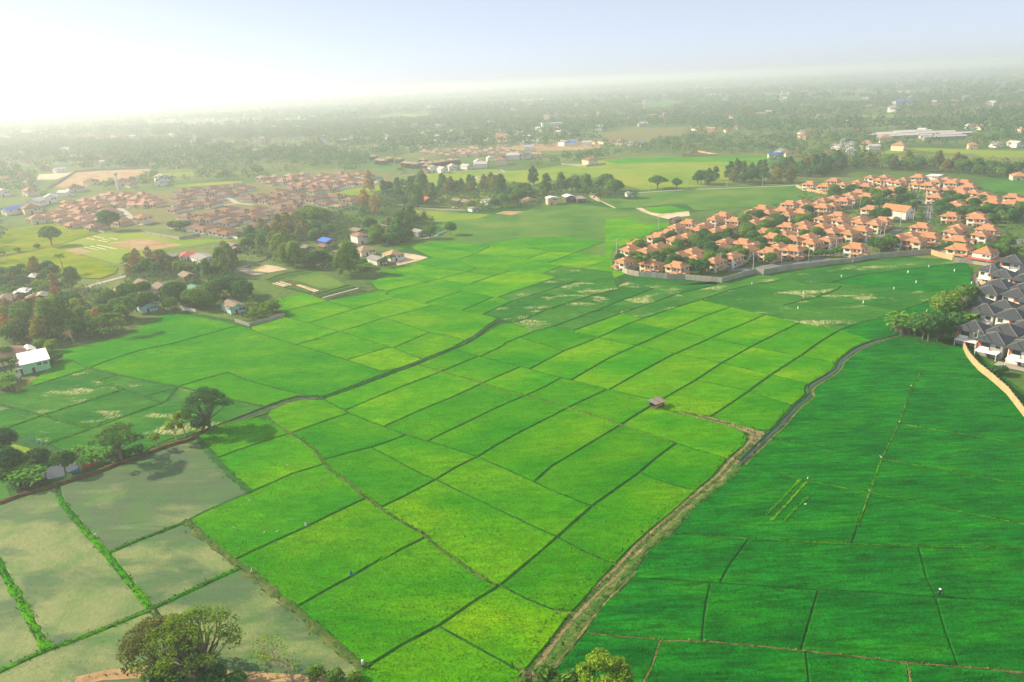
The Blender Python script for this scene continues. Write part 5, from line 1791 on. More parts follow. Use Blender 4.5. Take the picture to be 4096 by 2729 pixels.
wall_run('perimeter_wall', pts('n1', '170,1260 300,1310 420,1360 640,1400 1180,1440 1500,1450 1900,1490 2200,1520', 1.2) + pts('N', '1620,1140 1710,1150 1960,1100 2354,1060', 1.2) + pts('n4', '0,1065 400,1040 700,1010 1030,950 1250,915 1700,870 2230,830', 1.2), 2.7, 'concrete', 'long weathered grey concrete wall in front of the orange-roofed estate', 3.0)
wall_run('perimeter_wall', pts('n6', '440,825 880,955', 1.2), 2.7, 'concrete_warm', 'sunlit cream wall section between the two estates', 2.6)
wall_run('perimeter_wall', pts('n6', '890,985 1300,1020 1700,1080', 1.1), 2.6, 'concrete', 'grey-cream wall before the red-skirted house', 2.8)
wall_run('perimeter_wall', pts('n7', '440,400 500,450', .9) + pts('n7', '500,520', .9), 2.2, 'concrete_warm', 'short cream wall beside the winding ditch', 2.4)
wall_run('perimeter_wall', pts('n7', '205,1110 235,1200 280,1300 350,1390 430,1475 500,1530 590,1600', 1.2) + pts('P', '4030,1565 4096,1650 4180,1760', 1.2), 2.5, 'concrete_warm', 'curving sunlit cream wall along the dark green paddy', 2.4)
wall_run('perimeter_wall', pts('n3', '30,350 140,400 330,445 520,480 720,500', 1.0), 2.2, 'concrete_warm', 'pale wall round the far left corner of the orange estate', 3.0)
wall_run('garden_wall', pts('q4', '1480,1115 1670,1175 2145,1040', .8), 1.6, 'concrete', 'low brown wall round the tree plot beside the paddies', 2.6)
wall_run('garden_wall', pts('q4', '615,900 760,950 945,985', .8), 1.5, 'wall_white', 'white-topped wall along the big left paddy', 2.8)
wall_run('yard_wall', pts('l8', '1720,860 2000,905 2110,925 2354,880', 1.0), 2.2, 'concrete', 'grey block wall round the overgrown yard by the brown estate', 5)
wall_run('estate_wall', pts('m1', '200,770 400,810 640,850', .8), 1.6, 'wall_white', 'white wall along the front of the brown bungalow estate', 5)
wall_run('estate_wall', pts('m1', '1480,388 1900,320 2300,258', .8), 1.6, 'wall_white', 'white wall between the pale orange bungalows and bright field', 5)
wall_run('estate_wall', pts('l8', '840,750 1000,800 1230,850', .8), 1.6, 'concrete', 'beige wall below the terracotta-roofed bungalows', 5)
wall_run('yard_wall', pts('l8', '580,325 700,250 880,140 1200,110 1780,90', 1.0), 2.4, 'concrete', 'pale wall round the large bare soil yard', 8)
wall_run('yard_wall', pts('T3', '455,1050 680,1065 860,1048', 1.0), 2.2, 'concrete', 'grey wall round the cream villa plot', 5)
wall_run('yard_wall', pts('T3', '1565,975 1890,965 1700,930 1560,965', 1.0), 2.2, 'concrete_warm', 'pale wall round an empty plot by the far field', 6)
wall_run('house_wall', pts('M', '1760,560 1850,525', .6), 1.2, 'wall_white', 'white railing wall by the lane beside the paddies', 2.2)


def pole_proto():
    r = ob('utility_pole', None)
    ob('post', MB().tube([(0, 0, -.2), (0, 0, 9)], [.17, .11], 6).mesh('post', MAT['pole']), r)
    ob('crossarm', MB().box(-.9, .9, -.06, .06, 8.3, 8.45).mesh('crossarm', MAT['pole']), r)
    lm = MB().tube([(0, 0, 7.2), (-1.0, 0, 7.9), (-1.9, 0, 8.1)], .05, 5).box(-2.4, -1.8, -.14, .14, 8.02, 8.18)
    ob('lamp_arm', lm.mesh('lamp_arm', MAT['pole']), r)
    return r


PP = pole_proto()
np_ = 0
for fr, s, place in [('n2', '285,1550 515,1570 905,1540 1440,1465 1945,1395', 'along the estate perimeter road'), ('n4', '435,840 300,860 110,820 1000,680 1280,500 1350,540', 'beside the inner estate road'),
                     ('n4', '1895,260 2150,240 2200,245 1650,370', 'at the estate crossroads'), ('n1', '215,1020 1458,910 1008,570 2165,1330', 'among the estate front houses'), ('n7', '370,1310 530,440 515,230', 'beside the grey-roofed houses'),
                     ('N', '505,300 915,285 1325,262 1697,248', 'along the road behind the estate field'), ('q4', '1660,385 1455,300', 'beside the village lane'), ('q5', '495,150 800,140 120,390', 'in the middle village'),
                     ('q3', '1195,375', 'beside the village bridge'), ('n6', '1420,290 1535,640', 'before the right-hand orange houses'), ('n3', '1070,800 1215,800 1825,545 1890,545', 'in the back street of the estate')]:
    P2 = sorted(pts(fr, s), key=lambda p: p[0])
    for i, p in enumerate(P2):
        kw = dict(label='pale concrete utility pole %s%s' % (place, '' if len(P2) == 1 else ', %s from the left' % ordinal(i + 1)), cat='utility pole', group='utility poles')
        rz = random.uniform(-.4, .4)
        if np_ == 0:
            PP.location, PP.rotation_euler = (p[0], p[1], 0), (0, 0, rz)
            tag(PP, **kw)
        else:
            dup(PP, (p[0], p[1], 0), rz, **kw)
        np_ += 1


def scare_proto(cloth):
    r = ob('scarecrow', None)
    ob('stake', MB().tube([(0, 0, -.1), (0, 0, 1.9)], .035, 5).tube([(-.55, 0, 1.35), (.55, 0, 1.38)], .03, 5).mesh('stake', MAT['bark']), r)
    b = MB()
    b.tube([(0, 0, .55), (0, .03, .95), (0, 0, 1.42)], [.25, .21, .15], 8)
    b.tube([(-.42, 0, 1.30), (0, 0, 1.4), (.42, 0, 1.33)], [.07, .13, .07], 7)
    ob('cloth', b.mesh('cloth', MAT[cloth], True), r)
    h = MB().tube([(0, 0, 1.42), (0, 0, 1.52), (0, 0, 1.68), (0, 0, 1.76)], [.06, .13, .13, .05], 8)
    ob('head', h.mesh('head', MAT[cloth], True), r)
    return r


SC = scare_proto('cloth_white')
L = sorted(pts('d', '253,222 735,312 685,452 1300,400 1587,268 1797,206 1720,112 1917,58 2157,98 1095,152 2318,218 1200,10'), key=lambda p: p[0])
for i, p in enumerate(L):
    kw = dict(label='white cloth scarecrow in the paddies before the estates, %s from the left' % ordinal(i + 1), cat='scarecrow', group='white scarecrows')
    if i == 0:
        SC.location = (p[0], p[1], .2)
        tag(SC, **kw)
    else:
        dup(SC, (p[0], p[1], .2), random.uniform(0, 3), **kw)


def flag(fr, x, y, mat, lab):
    p = G(fr, x, y)
    r = ob('flag', None, None, (p[0], p[1], 0), .3, None, lab, 'flag')
    ob('stake', MB().tube([(0, 0, -.1), (0, 0, 1.8)], .03, 5).mesh('stake', MAT['bark']), r)
    b = MB()
    for i in range(5):
        b.v += [(.02 + .12 * i, .06 * math.sin(i * 1.6), .65), (.02 + .12 * i, .06 * math.sin(i * 1.6 + .5), 1.75)]
    b.f += [(2 * i, 2 * i + 2, 2 * i + 3, 2 * i + 1) for i in range(4)]
    ob('cloth', b.mesh('cloth', MAT[mat]), r)


flag('e', 1222, 1332, 'cloth_white', 'white cloth flag on the bund in the left green paddies')
flag('h', 1655, 578, 'cloth_blue', 'blue plastic flag on the bund below the white one')


def person(fr, x, y, shirt, legs, lab, bend=0.0, rz=0.0):
    p = G(fr, x, y)
    r = ob('person', None, None, (p[0], p[1], .0), rz, None, lab, 'person')
    V = [(0, 0, .92), (0, -.02, 1.15), (0, -.03 - bend * .25, 1.38), (0, -.03 - bend * .32, 1.52), (0, -.05 - bend * .38, 1.66),
         (-.19, -.03 - bend * .25, 1.40), (-.26, -.05 - bend * .4, 1.14), (-.24, -.16 - bend * .6, .93), (.19, -.03 - bend * .25, 1.40), (.26, -.05 - bend * .4, 1.14), (.24, -.16 - bend * .6, .93),
         (-.10, 0, .86), (-.13, -.06, .48), (-.13, .03, .06), (-.13, -.13, .03), (.10, 0, .86), (.12, .07, .48), (.12, .16, .07), (.12, .02, .03)]
    E2 = [(0, 1), (1, 2), (2, 3), (3, 4), (2, 5), (5, 6), (6, 7), (2, 8), (8, 9), (9, 10), (0, 11), (11, 12), (12, 13), (13, 14), (0, 15), (15, 16), (16, 17), (17, 18)]
    rad = [.15, .14, .13, .06, .11, .07, .05, .04, .07, .05, .04, .10, .075, .05, .045, .10, .075, .05, .045]
    me = bpy.data.meshes.new('body')
    me.from_pydata(V, E2, [])
    me.materials.append(MAT['skin'])
    o = ob('body', me, r)
    sk = o.modifiers.new('Skin', 'SKIN')
    for i, rr in enumerate(rad):
        me.skin_vertices[0].data[i].radius = (rr, rr)
    me.skin_vertices[0].data[0].use_root = True
    o.modifiers.new('Sub', 'SUBSURF').levels = 1
    ob('shirt', MB().tube([(0, 0, .82), (0, -.02, 1.15), (0, -.03 - bend * .25, 1.42), (0, -.03 - bend * .3, 1.47)], [.20, .185, .19, .08], 8).tube([(-.17, -.03 - bend * .25, 1.41), (-.27, -.05 - bend * .4, 1.12)], [.09, .07], 6).tube([(.17, -.03 - bend * .25, 1.41), (.27, -.05 - bend * .4, 1.12)], [.09, .07], 6).mesh('shirt', MAT[shirt], True), r)
    ob('trousers', MB().tube([(0, 0, .90), (0, 0, .80)], [.19, .18], 8).tube([(-.10, 0, .86), (-.13, -.06, .48), (-.13, .03, .10)], [.125, .10, .08], 7).tube([(.10, 0, .86), (.12, .07, .48), (.12, .16, .10)], [.125, .10, .08], 7).mesh('trousers', MAT[legs], True), r)
    hy = -.05 - bend * .38
    ob('hat', MB().tube([(0, hy, 1.70), (0, hy, 1.72), (0, hy, 1.80), (0, hy, 1.84)], [.26, .25, .11, .06], 9).mesh('hat', MAT['cloth_white'], True), r)
    return r


person('d', 1895, 484, 'cloth_white', 'cloth_dark', 'person in white top and dark trousers beside the banana grove', .2, .4)
person('h', 1772, 1420, 'cloth_white', 'cloth_dark', 'person in pale top at the bund corner near the bottom edge', .1, 1.0)
person('u', 1820, 762, 'cloth_dark', 'cloth_dark', 'person in dark clothes on the bund in the right paddies', .3, -.6)
person('d', 730, 360, 'cloth_red', 'cloth_dark', 'person in red top in the thin rice by the estate', .5, .2)

# egrets feeding in the paddies
EG = ob('egret', None)
ob('body', MB().tube([(-.28, 0, .38), (-.1, 0, .42), (.1, 0, .46), (.2, 0, .52), (.24, 0, .66), (.30, 0, .80), (.38, 0, .82), (.52, 0, .79)], [.02, .09, .10, .05, .035, .045, .035, .008], 7).mesh('body', MAT['cloth_white'], True), EG)
for sy in (-.04, .04):
    ob('leg', MB().tube([(0, sy, 0), (.02, sy, .4)], .014, 4).mesh('leg', MAT['cloth_dark']), EG)
L = sorted(pts('e', '712,1088 565,1348 965,1383 1062,750 845,1390') + pts('s', '2155,630 820,315') + pts('g', '1285,240 1175,580 1005,916 900,1233 290,1360 314,1115') + pts('c', '1150,480 1680,298'), key=lambda p: p[0])
for i, p in enumerate(L):
    kw = dict(label='small white egret in the paddies, %s from the left' % ordinal(i + 1), cat='bird', group='egrets in the paddies')
    if i == 0:
        EG.location = (p[0], p[1], .3)
        tag(EG, **kw)
    else:
        dup(EG, (p[0], p[1], .3), random.uniform(0, 6), **kw)

# vegetable beds
for s, mt, w in [('145,790 310,835', 'sand', 1.0), ('190,780 340,822', 'sand', 1.0), ('240,768 390,812', 'sand', 1.0), ('460,812 720,905', 'sand', 1.0), ('490,808 760,895', 'sand', 1.0), ('805,985 1290,855', 'wall_white', .9),
                 ('870,992 1330,865', 'drygrass', 1.0), ('920,1000 1400,880', 'verge', 1.0), ('760,978 1250,845', 'margin', 1.0), ('720,962 1210,832', 'rice_mid', 1.0), ('690,945 1160,815', 'margin', 1.0), ('300,835 640,920', 'margin', 2.6), ('280,770 480,800', 'redsoil', 3.0),
                 ('60,740 330,650 650,610', 'margin', 1.4), ('90,765 380,670 700,625', 'rice_mid', 1.4)]:
    ribbon('planting_bed', pts('q5', s), w, .13, mt, crown=.25)
for s in ['1020,920 1120,945', '1110,900 1230,925', '1210,935 1300,950', '1300,920 1390,942', '1160,950 1270,970', '1000,1030 1160,1060', '1070,1015 1250,1058', '1145,1003 1390,1055']:
    ribbon('planting_bed', pts('l8', s), 1.4, .12, 'sand', crown=.2)
# pond-side clutter
for fr, s, mt, lab, h in [('q6', '555,375 615,350', 'cloth_blue', 'blue plastic sheet fence beside the farm pond', .9), ('q6', '630,345 745,305', 'cloth_red', 'red plastic sheet fence beside the farm pond', .9), ('q6', '215,118 270,140 350,165', 'cloth_green', 'teal net fence behind the garden plot', 1.5)]:
    P2 = pts(fr, s)
    r = ob('sheet_fence', None, None, (P2[0][0], P2[0][1], 0), label=lab, cat='fence')
    for i, (a, b) in enumerate(zip(P2, P2[1:])):
        a, b = Vector(a) - Vector(P2[0]), Vector(b) - Vector(P2[0])
        n = 8
        m = MB()
        for k in range(n + 1):
            q = a + (b - a) * (k / n)
            m.v += [(q.x, q.y + .12 * math.sin(k * 2.1), .1), (q.x + .05, q.y + .1 * math.sin(k * 1.7), h * (1 - .12 * (k % 2)))]
        m.f += [(2 * k, 2 * k + 2, 2 * k + 3, 2 * k + 1) for k in range(n)]
        ob('sheet', m.mesh('sheet', MAT[mt]), r)
        for k in (0, n):
            q = a + (b - a) * (k / n)
            ob('stake', MB().tube([(q.x, q.y + .15, 0), (q.x, q.y + .15, h + .15)], .05, 5).mesh('stake', MAT['bark']), r)


def car(fr, x, y, rz, mat, lab):
    p = G(fr, x, y)
    r = ob('parked_car', None, None, (p[0], p[1], .1), R(rz), None, lab, 'car')
    b = MB()
    prof = [(-2.1, .35), (-2.15, .75), (-1.75, .95), (-1.2, 1.42), (.55, 1.45), (1.15, .98), (2.0, .82), (2.15, .55), (2.1, .35)]
    n = len(prof)
    for sy, k in ((-.85, 1), (.85, 1)):
        b.v += [(q[0], sy * (.86 if q[1] > 1.2 else 1), q[1]) for q in prof]
    b.f += [tuple(range(n)), tuple(range(2 * n - 1, n - 1, -1))] + [(i, n + i, n + (i + 1) % n, (i + 1) % n) for i in range(n)]
    ob('body', b.mesh('body', MAT[mat]), r)
    for sx in (-1.35, 1.35):
        for sy in (-.8, .8):
            ob('wheel', MB().tube([(sx, sy - .1, .33), (sx, sy + .1, .33)], .33, 10).mesh('wheel', MAT['cloth_dark']), r)
    ob('windscreen', MB().poly([(.60, -.68, 1.43), (.60, .68, 1.43), (1.14, .76, 1.02), (1.14, -.76, 1.02)]).mesh('windscreen', MAT['glass']), r)
    for sy in (-1, 1):
        ob('side_window', MB().poly([(-1.1, sy * .80, 1.36), (.5, sy * .80, 1.38), (.95, sy * .86, 1.0), (-1.5, sy * .86, 1.0)]).mesh('side_window', MAT['glass']), r)


car('n2', 1075, 1350, 40, 'frame', 'white car parked under the porch of a front estate house')
car('n4', 680, 655, 40, 'frame', 'white car parked beside the inner estate road')
car('q3', 1370, 385, 20, 'tin', 'silver car parked before the rust-roofed house')
car('p2', 1110, 845, 10, 'frame', 'white pickup-sized car on the far hamlet lane')
car('n7', 900, 1400, -50, 'cloth_dark', 'dark car under the awning of a grey-roofed house')

# water towers
for x, y, hh, lab in [(1400, 372, 21.0, 'tall mushroom-headed water tower above the terracotta bungalows'), (1385, 340, 19.0, 'shorter pale water tower behind the tall one')]:
    p = G('l8', x, y)
    r = ob('water_tower', None, None, (p[0], p[1], 0), 0, None, lab, 'water tower')
    ob('column', MB().tube([(0, 0, -.2), (0, 0, hh * .86)], [1.1, .9], 12).mesh('column', MAT['pole'], True), r)
    ob('tank', MB().tube([(0, 0, hh * .84), (0, 0, hh * .9), (0, 0, hh * .95), (0, 0, hh)], [.9, 2.2, 2.3, .6], 14).mesh('tank', MAT['pole'], True), r)

# lattice mast
p = G('T3', 602, 560)
r = ob('radio_mast', None, None, (p[0], p[1], 0), 0, None, 'thin lattice radio mast rising above the far trees', 'mast')
Hm = 62.0
for k in range(3):
    a = k * 2.094
    ob('leg', MB().tube([(2.2 * math.cos(a), 2.2 * math.sin(a), 0), (.35 * math.cos(a), .35 * math.sin(a), Hm)], [.22, .12], 4).mesh('leg', MAT['tin']), r)
br = MB()
for i in range(14):
    z0, z1 = Hm * i / 14, Hm * (i + 1) / 14
    for k in range(3):
        a, c = k * 2.094, (k + 1) * 2.094
        r0, r1 = 2.2 - 1.85 * z0 / Hm, 2.2 - 1.85 * z1 / Hm
        br.tube([(r0 * math.cos(a), r0 * math.sin(a), z0), (r1 * math.cos(c), r1 * math.sin(c), z1)], .08, 3)
ob('bracing', br.mesh('bracing', MAT['tin']), r)

# apartment block, long sheds, other large far buildings
p = G('T3', 372, 748)
r = ob('apartment_block', None, None, (p[0], p[1], 0), R(6), None, 'white five-storey apartment block with flat white roof', 'building')
ob('wall', MB().box(-20, 20, -6, 6, 0, 15.5).box(-22.5, -20, -5, 5, 0, 17.5).mesh('wall', MAT['wall_white']), r)
ob('roof', MB().box(-20.6, 20.6, -6.8, 6.8, 15.5, 16.1).mesh('roof', MAT['tin_white']), r)
for fl in range(5):
    for i in range(9):
        window(r, -17.6 + i * 4.4, -6.02, 1.7 + fl * 3.05, 2.4, 1.7, 'f')
p = G('T3', 365, 640)
r = ob('tiered_block', None, None, (p[0], p[1], 0), R(-10), None, 'white block with stepped red roof behind the apartment block', 'building')
ob('wall', MB().box(-12, 12, -8, 8, 0, 15).mesh('wall', MAT['wall_white']), r)
rf = MB()
gable(rf, 0, 0, 18, 26, 15, 6)
ob('roof', rf.mesh('roof', MAT['tin_red']), r)
for fl in range(4):
    for i in range(5):
        window(r, -9.6 + i * 4.8, -8.02, 2 + fl * 3.5, 2.4, 1.8, 'f')
p = G('T4', 1235, 520)
r = ob('school_block', None, None, (p[0], p[1], 0), R(4), None, 'tan three-storey block with bright blue roof in the far trees', 'building')
ob('wall', MB().box(-22, 22, -7, 7, 0, 13).mesh('wall', MAT['wall_cream']), r)
rf = MB()
gable(rf, 0, 0, 16, 46, 13, 4, 'x')
ob('roof', rf.mesh('roof', MAT['tin_blue']), r)
for fl in range(3):
    for i in range(8):
        window(r, -18.9 + i * 5.4, -7.02, 2.2 + fl * 4, 3, 2, 'f')
SH = []
for i, (x, y) in enumerate([(1320, 748), (1530, 757), (1720, 766), (1170, 762), (1375, 771), (1580, 780), (1020, 778), (1190, 788), (1620, 796)]):
    p = G('T4', x, y, 4)
    rf, wb = MB(), MB()
    if not SH:
        gable(rf, 0, 0, 10, 60, 4.2, 1.6, 'x')
        wb.box(-29, 29, -4, 4, 0, 4.2)
        SH = [rf.mesh('roof', MAT['tin_far']), wb.mesh('wall', MAT['wall_grey'])]
    r = ob('long_shed', None, None, (p[0], p[1], 0), R(-4), (.9, 1, 1), 'long white-roofed shed in the far farm compound, %s of nine' % ordinal(i + 1), 'shed', 'long white-roofed sheds')
    ob('roof', SH[0], r)
    ob('wall', SH[1], r)
    HOUSE_AT.append((p[0], p[1], 26))
# town houses and sheds scattered through the far trees
FT = [('T4', '640,895 750,880 910,885 970,895 1210,900 330,800 700,840 760,940 60,970 200,955 100,945 2100,870 2270,870 1880,885 1080,830 310,755 550,625 620,505 650,530 1160,560 1370,535 1610,522 1550,505 2200,555 130,475 30,520 120,610 2130,470 1910,700 1960,715 1850,710 1420,735 2330,740 470,610'),
      ('T3', '740,790 1070,625 1400,590 1600,605 1690,725 1800,725 1985,740 2060,715 410,565 440,770 540,760 160,900 70,700 240,720 1720,590 1250,640 2010,455 2030,620 690,860 560,850 480,855 600,840 760,845 840,845 920,850 1000,855 1080,860 1180,865 1350,640 890,635 60,985 100,980'),
      ('p2', '925,280 1000,290 1070,255 1190,275 840,200 580,240 640,250 540,235 450,250 240,230 180,285 110,240 300,235 1400,255 1520,300 1700,285 1800,275 1310,455 1335,475 1090,495 1080,480 1210,485 850,520 930,510 1000,515 1410,415 1500,415 1510,450 1615,405 1690,400 1100,180 1200,185 2100,290 2050,290 830,310 720,335'),
      ('T1', '200,920 60,970 250,1000 1200,965 1130,990 840,985 1210,1010 1490,960 1480,995 470,1145 290,1085 340,1180 600,1090 690,1050 720,1040 1410,800 1540,800 1670,785 1630,830 1780,610 1940,550 2340,600 880,650 500,670 670,680 980,690 200,700 770,740 110,790 120,1250 290,1240 350,1330 320,1215 400,600 1330,435 820,510 30,1090 550,880')]
FK = [barn('town_house', 'tin_far', 'wall_white', 10, 14, 4.5, 2.2, 'gable', 'y', 2), barn('town_house', 'tin', 'wall_white', 11, 14, 5, 2, 'gable', 'y', 2), barn('town_house', 'tile_pale', 'wall_cream', 11, 12, 5, 3, 'hip', 'y', 2),
      barn('town_house', 'tile_brown', 'wall_cream', 12, 13, 4, 3, 'hip', 'y', 2), barn('town_house', 'tin_blue', 'wall_white', 10, 15, 4.5, 2, 'gable', 'y', 2)]
FN = ['white metal-roofed building', 'grey tin-roofed building', 'pale orange-roofed house', 'brown hip-roofed house', 'blue metal-roofed building']
FP = {'T4': 'in the far right-hand trees', 'T3': 'in the far middle trees', 'p2': 'in the far middle town', 'T1': 'in the hazy far left town'}
usedf = set()
for fr, s in FT:
    P2 = [(G(fr, *map(float, q.split(',')), 3.0)) for q in s.split()]
    ks = [random.choices(range(5), (4, 3, 3, 3, 1))[0] for _ in P2]
    for k in range(5):
        Q = sorted([p for p, kk in zip(P2, ks) if kk == k], key=lambda p: p[0] / p[1])
        for i, p in enumerate(Q):
            lab = '%s %s, %s from the left' % (FN[k], FP[fr], ordinal(i + 1))
            kw = dict(label=lab, cat='house', group='buildings ' + FP[fr])
            rz = R(random.choice((10, 35, -30, 80)) + random.uniform(-8, 8))
            sc = random.uniform(.85, 1.35)
            if k not in usedf:
                usedf.add(k)
                FK[k].location, FK[k].rotation_euler = (p[0], p[1], 0), (0, 0, rz)
                tag(FK[k], **kw)
            else:
                dup(FK[k], (p[0], p[1], 0), rz, sc, **kw)
            HOUSE_AT.append((p[0], p[1], 8))

# ------------------------------------------------------------------ trees one can tell apart
random.seed(11)
MAT['leaf_rain'] = leafmat('rain_tree_leaves', (.06, .16, .02), (.27, .40, .03), 0, .4)
F_RAIN = tree_proto('great_rain_tree', 'leaf_rain', 'bark', 14, 20, 70, 85, .20, .16, 'umbrella', .42, .075, .48, seed=41)
F_OLIVE = tree_proto('olive_crowned_tree', 'leaf_olive', 'bark', 11, 13, 44, 120, .22, .2, 'round', .7, .12, .34, seed=42)
F_LIME = tree_proto('pale_green_tree', 'leaf_lime', 'bark', 8, 9, 30, 150, .24, .2, 'round', .7, .17, .2, seed=43)
F_BARE = bare_proto(12, 44, 'bark_pale', .62, 5, 'leaf_lime')
F_DEAD = bare_proto(7, 45, 'bark', .5, 3, None)
F_CAN = tree_proto('canal_tree', 'leaf_dark', 'bark', 14, 16, 56, 95, .24, .22, 'umbrella', .75, .10, .42, seed=46)
F_UMB = tree_proto('leaning_tree', 'leaf_green', 'bark', 12, 15, 26, 90, .30, .38, 'umbrella', .5, .12, .36, seed=47)
F_YEL = tree_proto('yellow_green_tree', 'leaf_lime', 'bark_pale', 8.5, 5.5, 16, 110, .28, .4, 'round', .8, .2, .16, seed=48)
for pr, fr, x, y, sc, nm, lab in [
    (F_RAIN, 'P', 800, 2735, 1.0, 'rain_tree', 'large spreading yellow-green tree at the bottom left with bare limbs'),
    (F_OLIVE, 'P', 668, 2695, 1.0, 'broadleaf_tree', 'olive-brown crowned tree left of the large spreading tree'),
    (F_BARE, 'P', 1171, 2724, 1.0, 'bare_tree', 'nearly leafless pale branching tree at the bottom left'),
    (F_DEAD, 'P', 2128, 2745, 1.0, 'dead_tree', 'dead branching trunk at the bottom end of the farm track'),
    (F_LIME, 'P', 2420, 2795, 1.0, 'broadleaf_tree', 'pale green bushy tree at the bottom edge right of the track'),
    (F_CAN, 'e', 335, 390, 1.0, 'broadleaf_tree', 'large dark green tree on the left canal bank'),
    (F_UMB, 'r', 1045, 1172, 1.0, 'rain_tree', 'leaning umbrella tree beside the flooded paddies'),
    (F_YEL, 'e', 95, 470, 1.0, 'broadleaf_tree', 'yellow-green slender tree left of the large canal tree'),
    (F_YEL, 'e', 15, 512, .85, 'broadleaf_tree', 'thin pale-trunked tree on the brown embankment'),
    (F_YEL, 'r', 1350, 1060, .6, 'broadleaf_tree', 'small thin tree by the flooded ditch, nearer the leaning tree'),
]:
    p = G(fr, x, y)
    r = ob(nm, None, None, (p[0], p[1], 0), random.uniform(0, 6), sc, lab, 'tree')
    ob('trunk', pr[0], r)
    ob('crown', pr[1], r) if pr[1] is not None else None

planting('P', '640,2745 700,2760 860,2770 930,2790', 'shrubdark', 1.3, 'under the large bottom-left tree')
planting('P', '1275,2715 1345,2725 1420,2728', 'shrub', .8, 'beside the nearly leafless tree')
planting('P', '2180,2735 2240,2760 2290,2770 2090,2790', 'shrub', 1.2, 'round the dead trunk')
planting('r', '970,1165 1100,1140 1190,1112 1010,1150', 'shrubdark', 1.0, 'under the leaning umbrella tree')
planting('e', '235,395 270,410', 'shrubdark', 1.3, 'beside the large canal tree')
planting('r', '560,1262', 'dark', .75, 'standing beside the farm pond')
planting('r', '230,1372 300,1385 180,1300 340,1340 200,1250 260,1330', 'banana', 1.2, 'at the lower end of the farm pond')
planting('r', '760,1185 860,1148 700,1115', 'banana', 1.0, 'behind the red plastic fence')
planting('r', '20,1190 60,1240 90,1290 -20,1250 40,1140', 'dark', .8, 'at the left edge below the shed wall')
planting('r', '330,1165 400,1150 290,1190', 'shrubdark', 1.1, 'between the pond and the garden plot')
planting('q3', '60,1440 100,1400 20,1380 130,1460', 'banana', 1.2, 'beside the ramshackle hut')
planting('q3', '60,1260 130,1240 190,1250', 'smallpalm', 1.0, 'in front of the white-roofed shed')
planting('q3', '90,1130', 'round', .6, 'before the terracotta house at the left edge')
planting('q3', '470,1010 600,1020', 'lime', .75, 'behind the white-roofed shed')
planting('q3', '480,1180 540,1170 610,1150 660,1130', 'shrubdark', 1.1, 'right of the white-roofed shed')
planting('q3', '620,840 700,800', 'bamboo', 1.25, 'tall at the left village bridge')
planting('q3', '840,310', 'bamboo', 1.0, 'beside the village bridge road')
planting('q3', '660,450 100,620 300,640 40,800 110,850 430,600 1130,760', 'rust', .95, 'in the left village')
planting('q3', '1480,450 1640,400 1450,650 1250,490 1560,560 1700,560', 'round', .95, 'around the aqua-walled house')
planting('q3', '230,900 300,910', 'dark', 1.0, 'above the terracotta house at the left edge')
planting('q3', '1262,835 1345,825 1398,795 170,500', 'palm', 1.05, 'in the left village')
planting('L', '550,520', 'palm', 1.0, 'alone at the edge of the yellow field')
planting('q3', '720,870 1050,845 1240,840 690,820', 'banana', 1.2, 'at the edge of the big left paddy')
planting('q3', '850,950 1170,838', 'bare', .8, 'at the edge of the big left paddy')
thicket('q3', '0,560 250,440 420,480 560,600 600,900 400,960 0,960', 16, ['olive', 'round', 'rust', 'dark'], .8, 'in the thicket by the lower lane')
thicket('q3', '640,560 1000,480 1400,560 1400,760 1000,900 640,930', 24, ['dark', 'round', 'olive', 'lime', 'bamboo'], .8, 'in the dark grove beside the paddy')
thicket('q3', '0,170 500,110 720,180 740,330 560,420 0,420', 22, ['round', 'olive', 'lime', 'dark'], .8, 'in the grove below the yellow field')
thicket('q3', '1420,600 1700,560 1950,510 1980,570 1500,680', 10, ['dark', 'shrubdark', 'round'], .6, 'below the aqua-walled house')
thicket('q4', '0,330 600,300 900,430 900,560 600,540 0,560', 20, ['rust', 'olive', 'round', 'dark'], .85, 'along the upper village lane')
thicket('q4', '900,300 1450,250 1480,430 1420,560 1050,560', 16, ['olive', 'dark', 'bare', 'tall'], .85, 'between the sheds and sand yard')
thicket('q4', '500,800 1000,720 1250,760 1200,980 900,960 560,860', 12, ['round', 'dark'], .95, 'behind the white-topped wall')
thicket('q4', '1250,700 1480,640 1560,800 1700,720 1720,880 1480,840', 7, ['round', 'dark', 'smallpalm'], .9, 'behind the aqua gabled house')
thicket('q4', '1480,1000 1700,960 2080,900 2110,1010 1700,1130', 9, ['lime', 'round'], .55, 'inside the low brown wall')
thicket('q4', '1500,120 2000,20 2300,80 2354,200 2000,260 1650,250', 15, ['olive', 'bamboo', 'round'], .85, 'above the sand yard')
planting('L', '445,285', 'round', 1.35, 'standing alone in the yellow fields')
planting('L', '320,310 150,340', 'shrub', 1.2, 'on the bank in the yellow fields')
planting('L', '940,155', 'dark', 1.7, 'in front of the terracotta bungalows')
planting('L', '1540,160 1480,150 1600,150', 'round', .8, 'inside the overgrown walled yard')
planting('q5', '1090,690 1180,660', 'bamboo', 1.3, 'at the front of the middle village')
planting('q5', '340,560 450,570 250,480', 'bamboo', 1.25, 'beside the vegetable plot')
planting('m1', '1310,745 1480,735 1400,700', 'rain', 1.15, 'towering over the brown estate')
planting('M', '1890,565 1700,600', 'round', 1.0, 'at the lane end beside the paddies')
planting('q5', '720,580 760,555 1690,300', 'palm', 1.0, 'in the middle village')
planting('q5', '1690,560 1590,570 1640,560 1740,545', 'smallpalm', 1.0, 'before the white hip-roofed house')
planting('q5', '1330,610 1390,620 1420,590', 'banana', 1.2, 'beside the large front bamboo')
thicket('q5', '500,480 900,350 920,600 560,600', 12, ['dark', 'round', 'shrubdark'], .8, 'behind the vegetable plot')
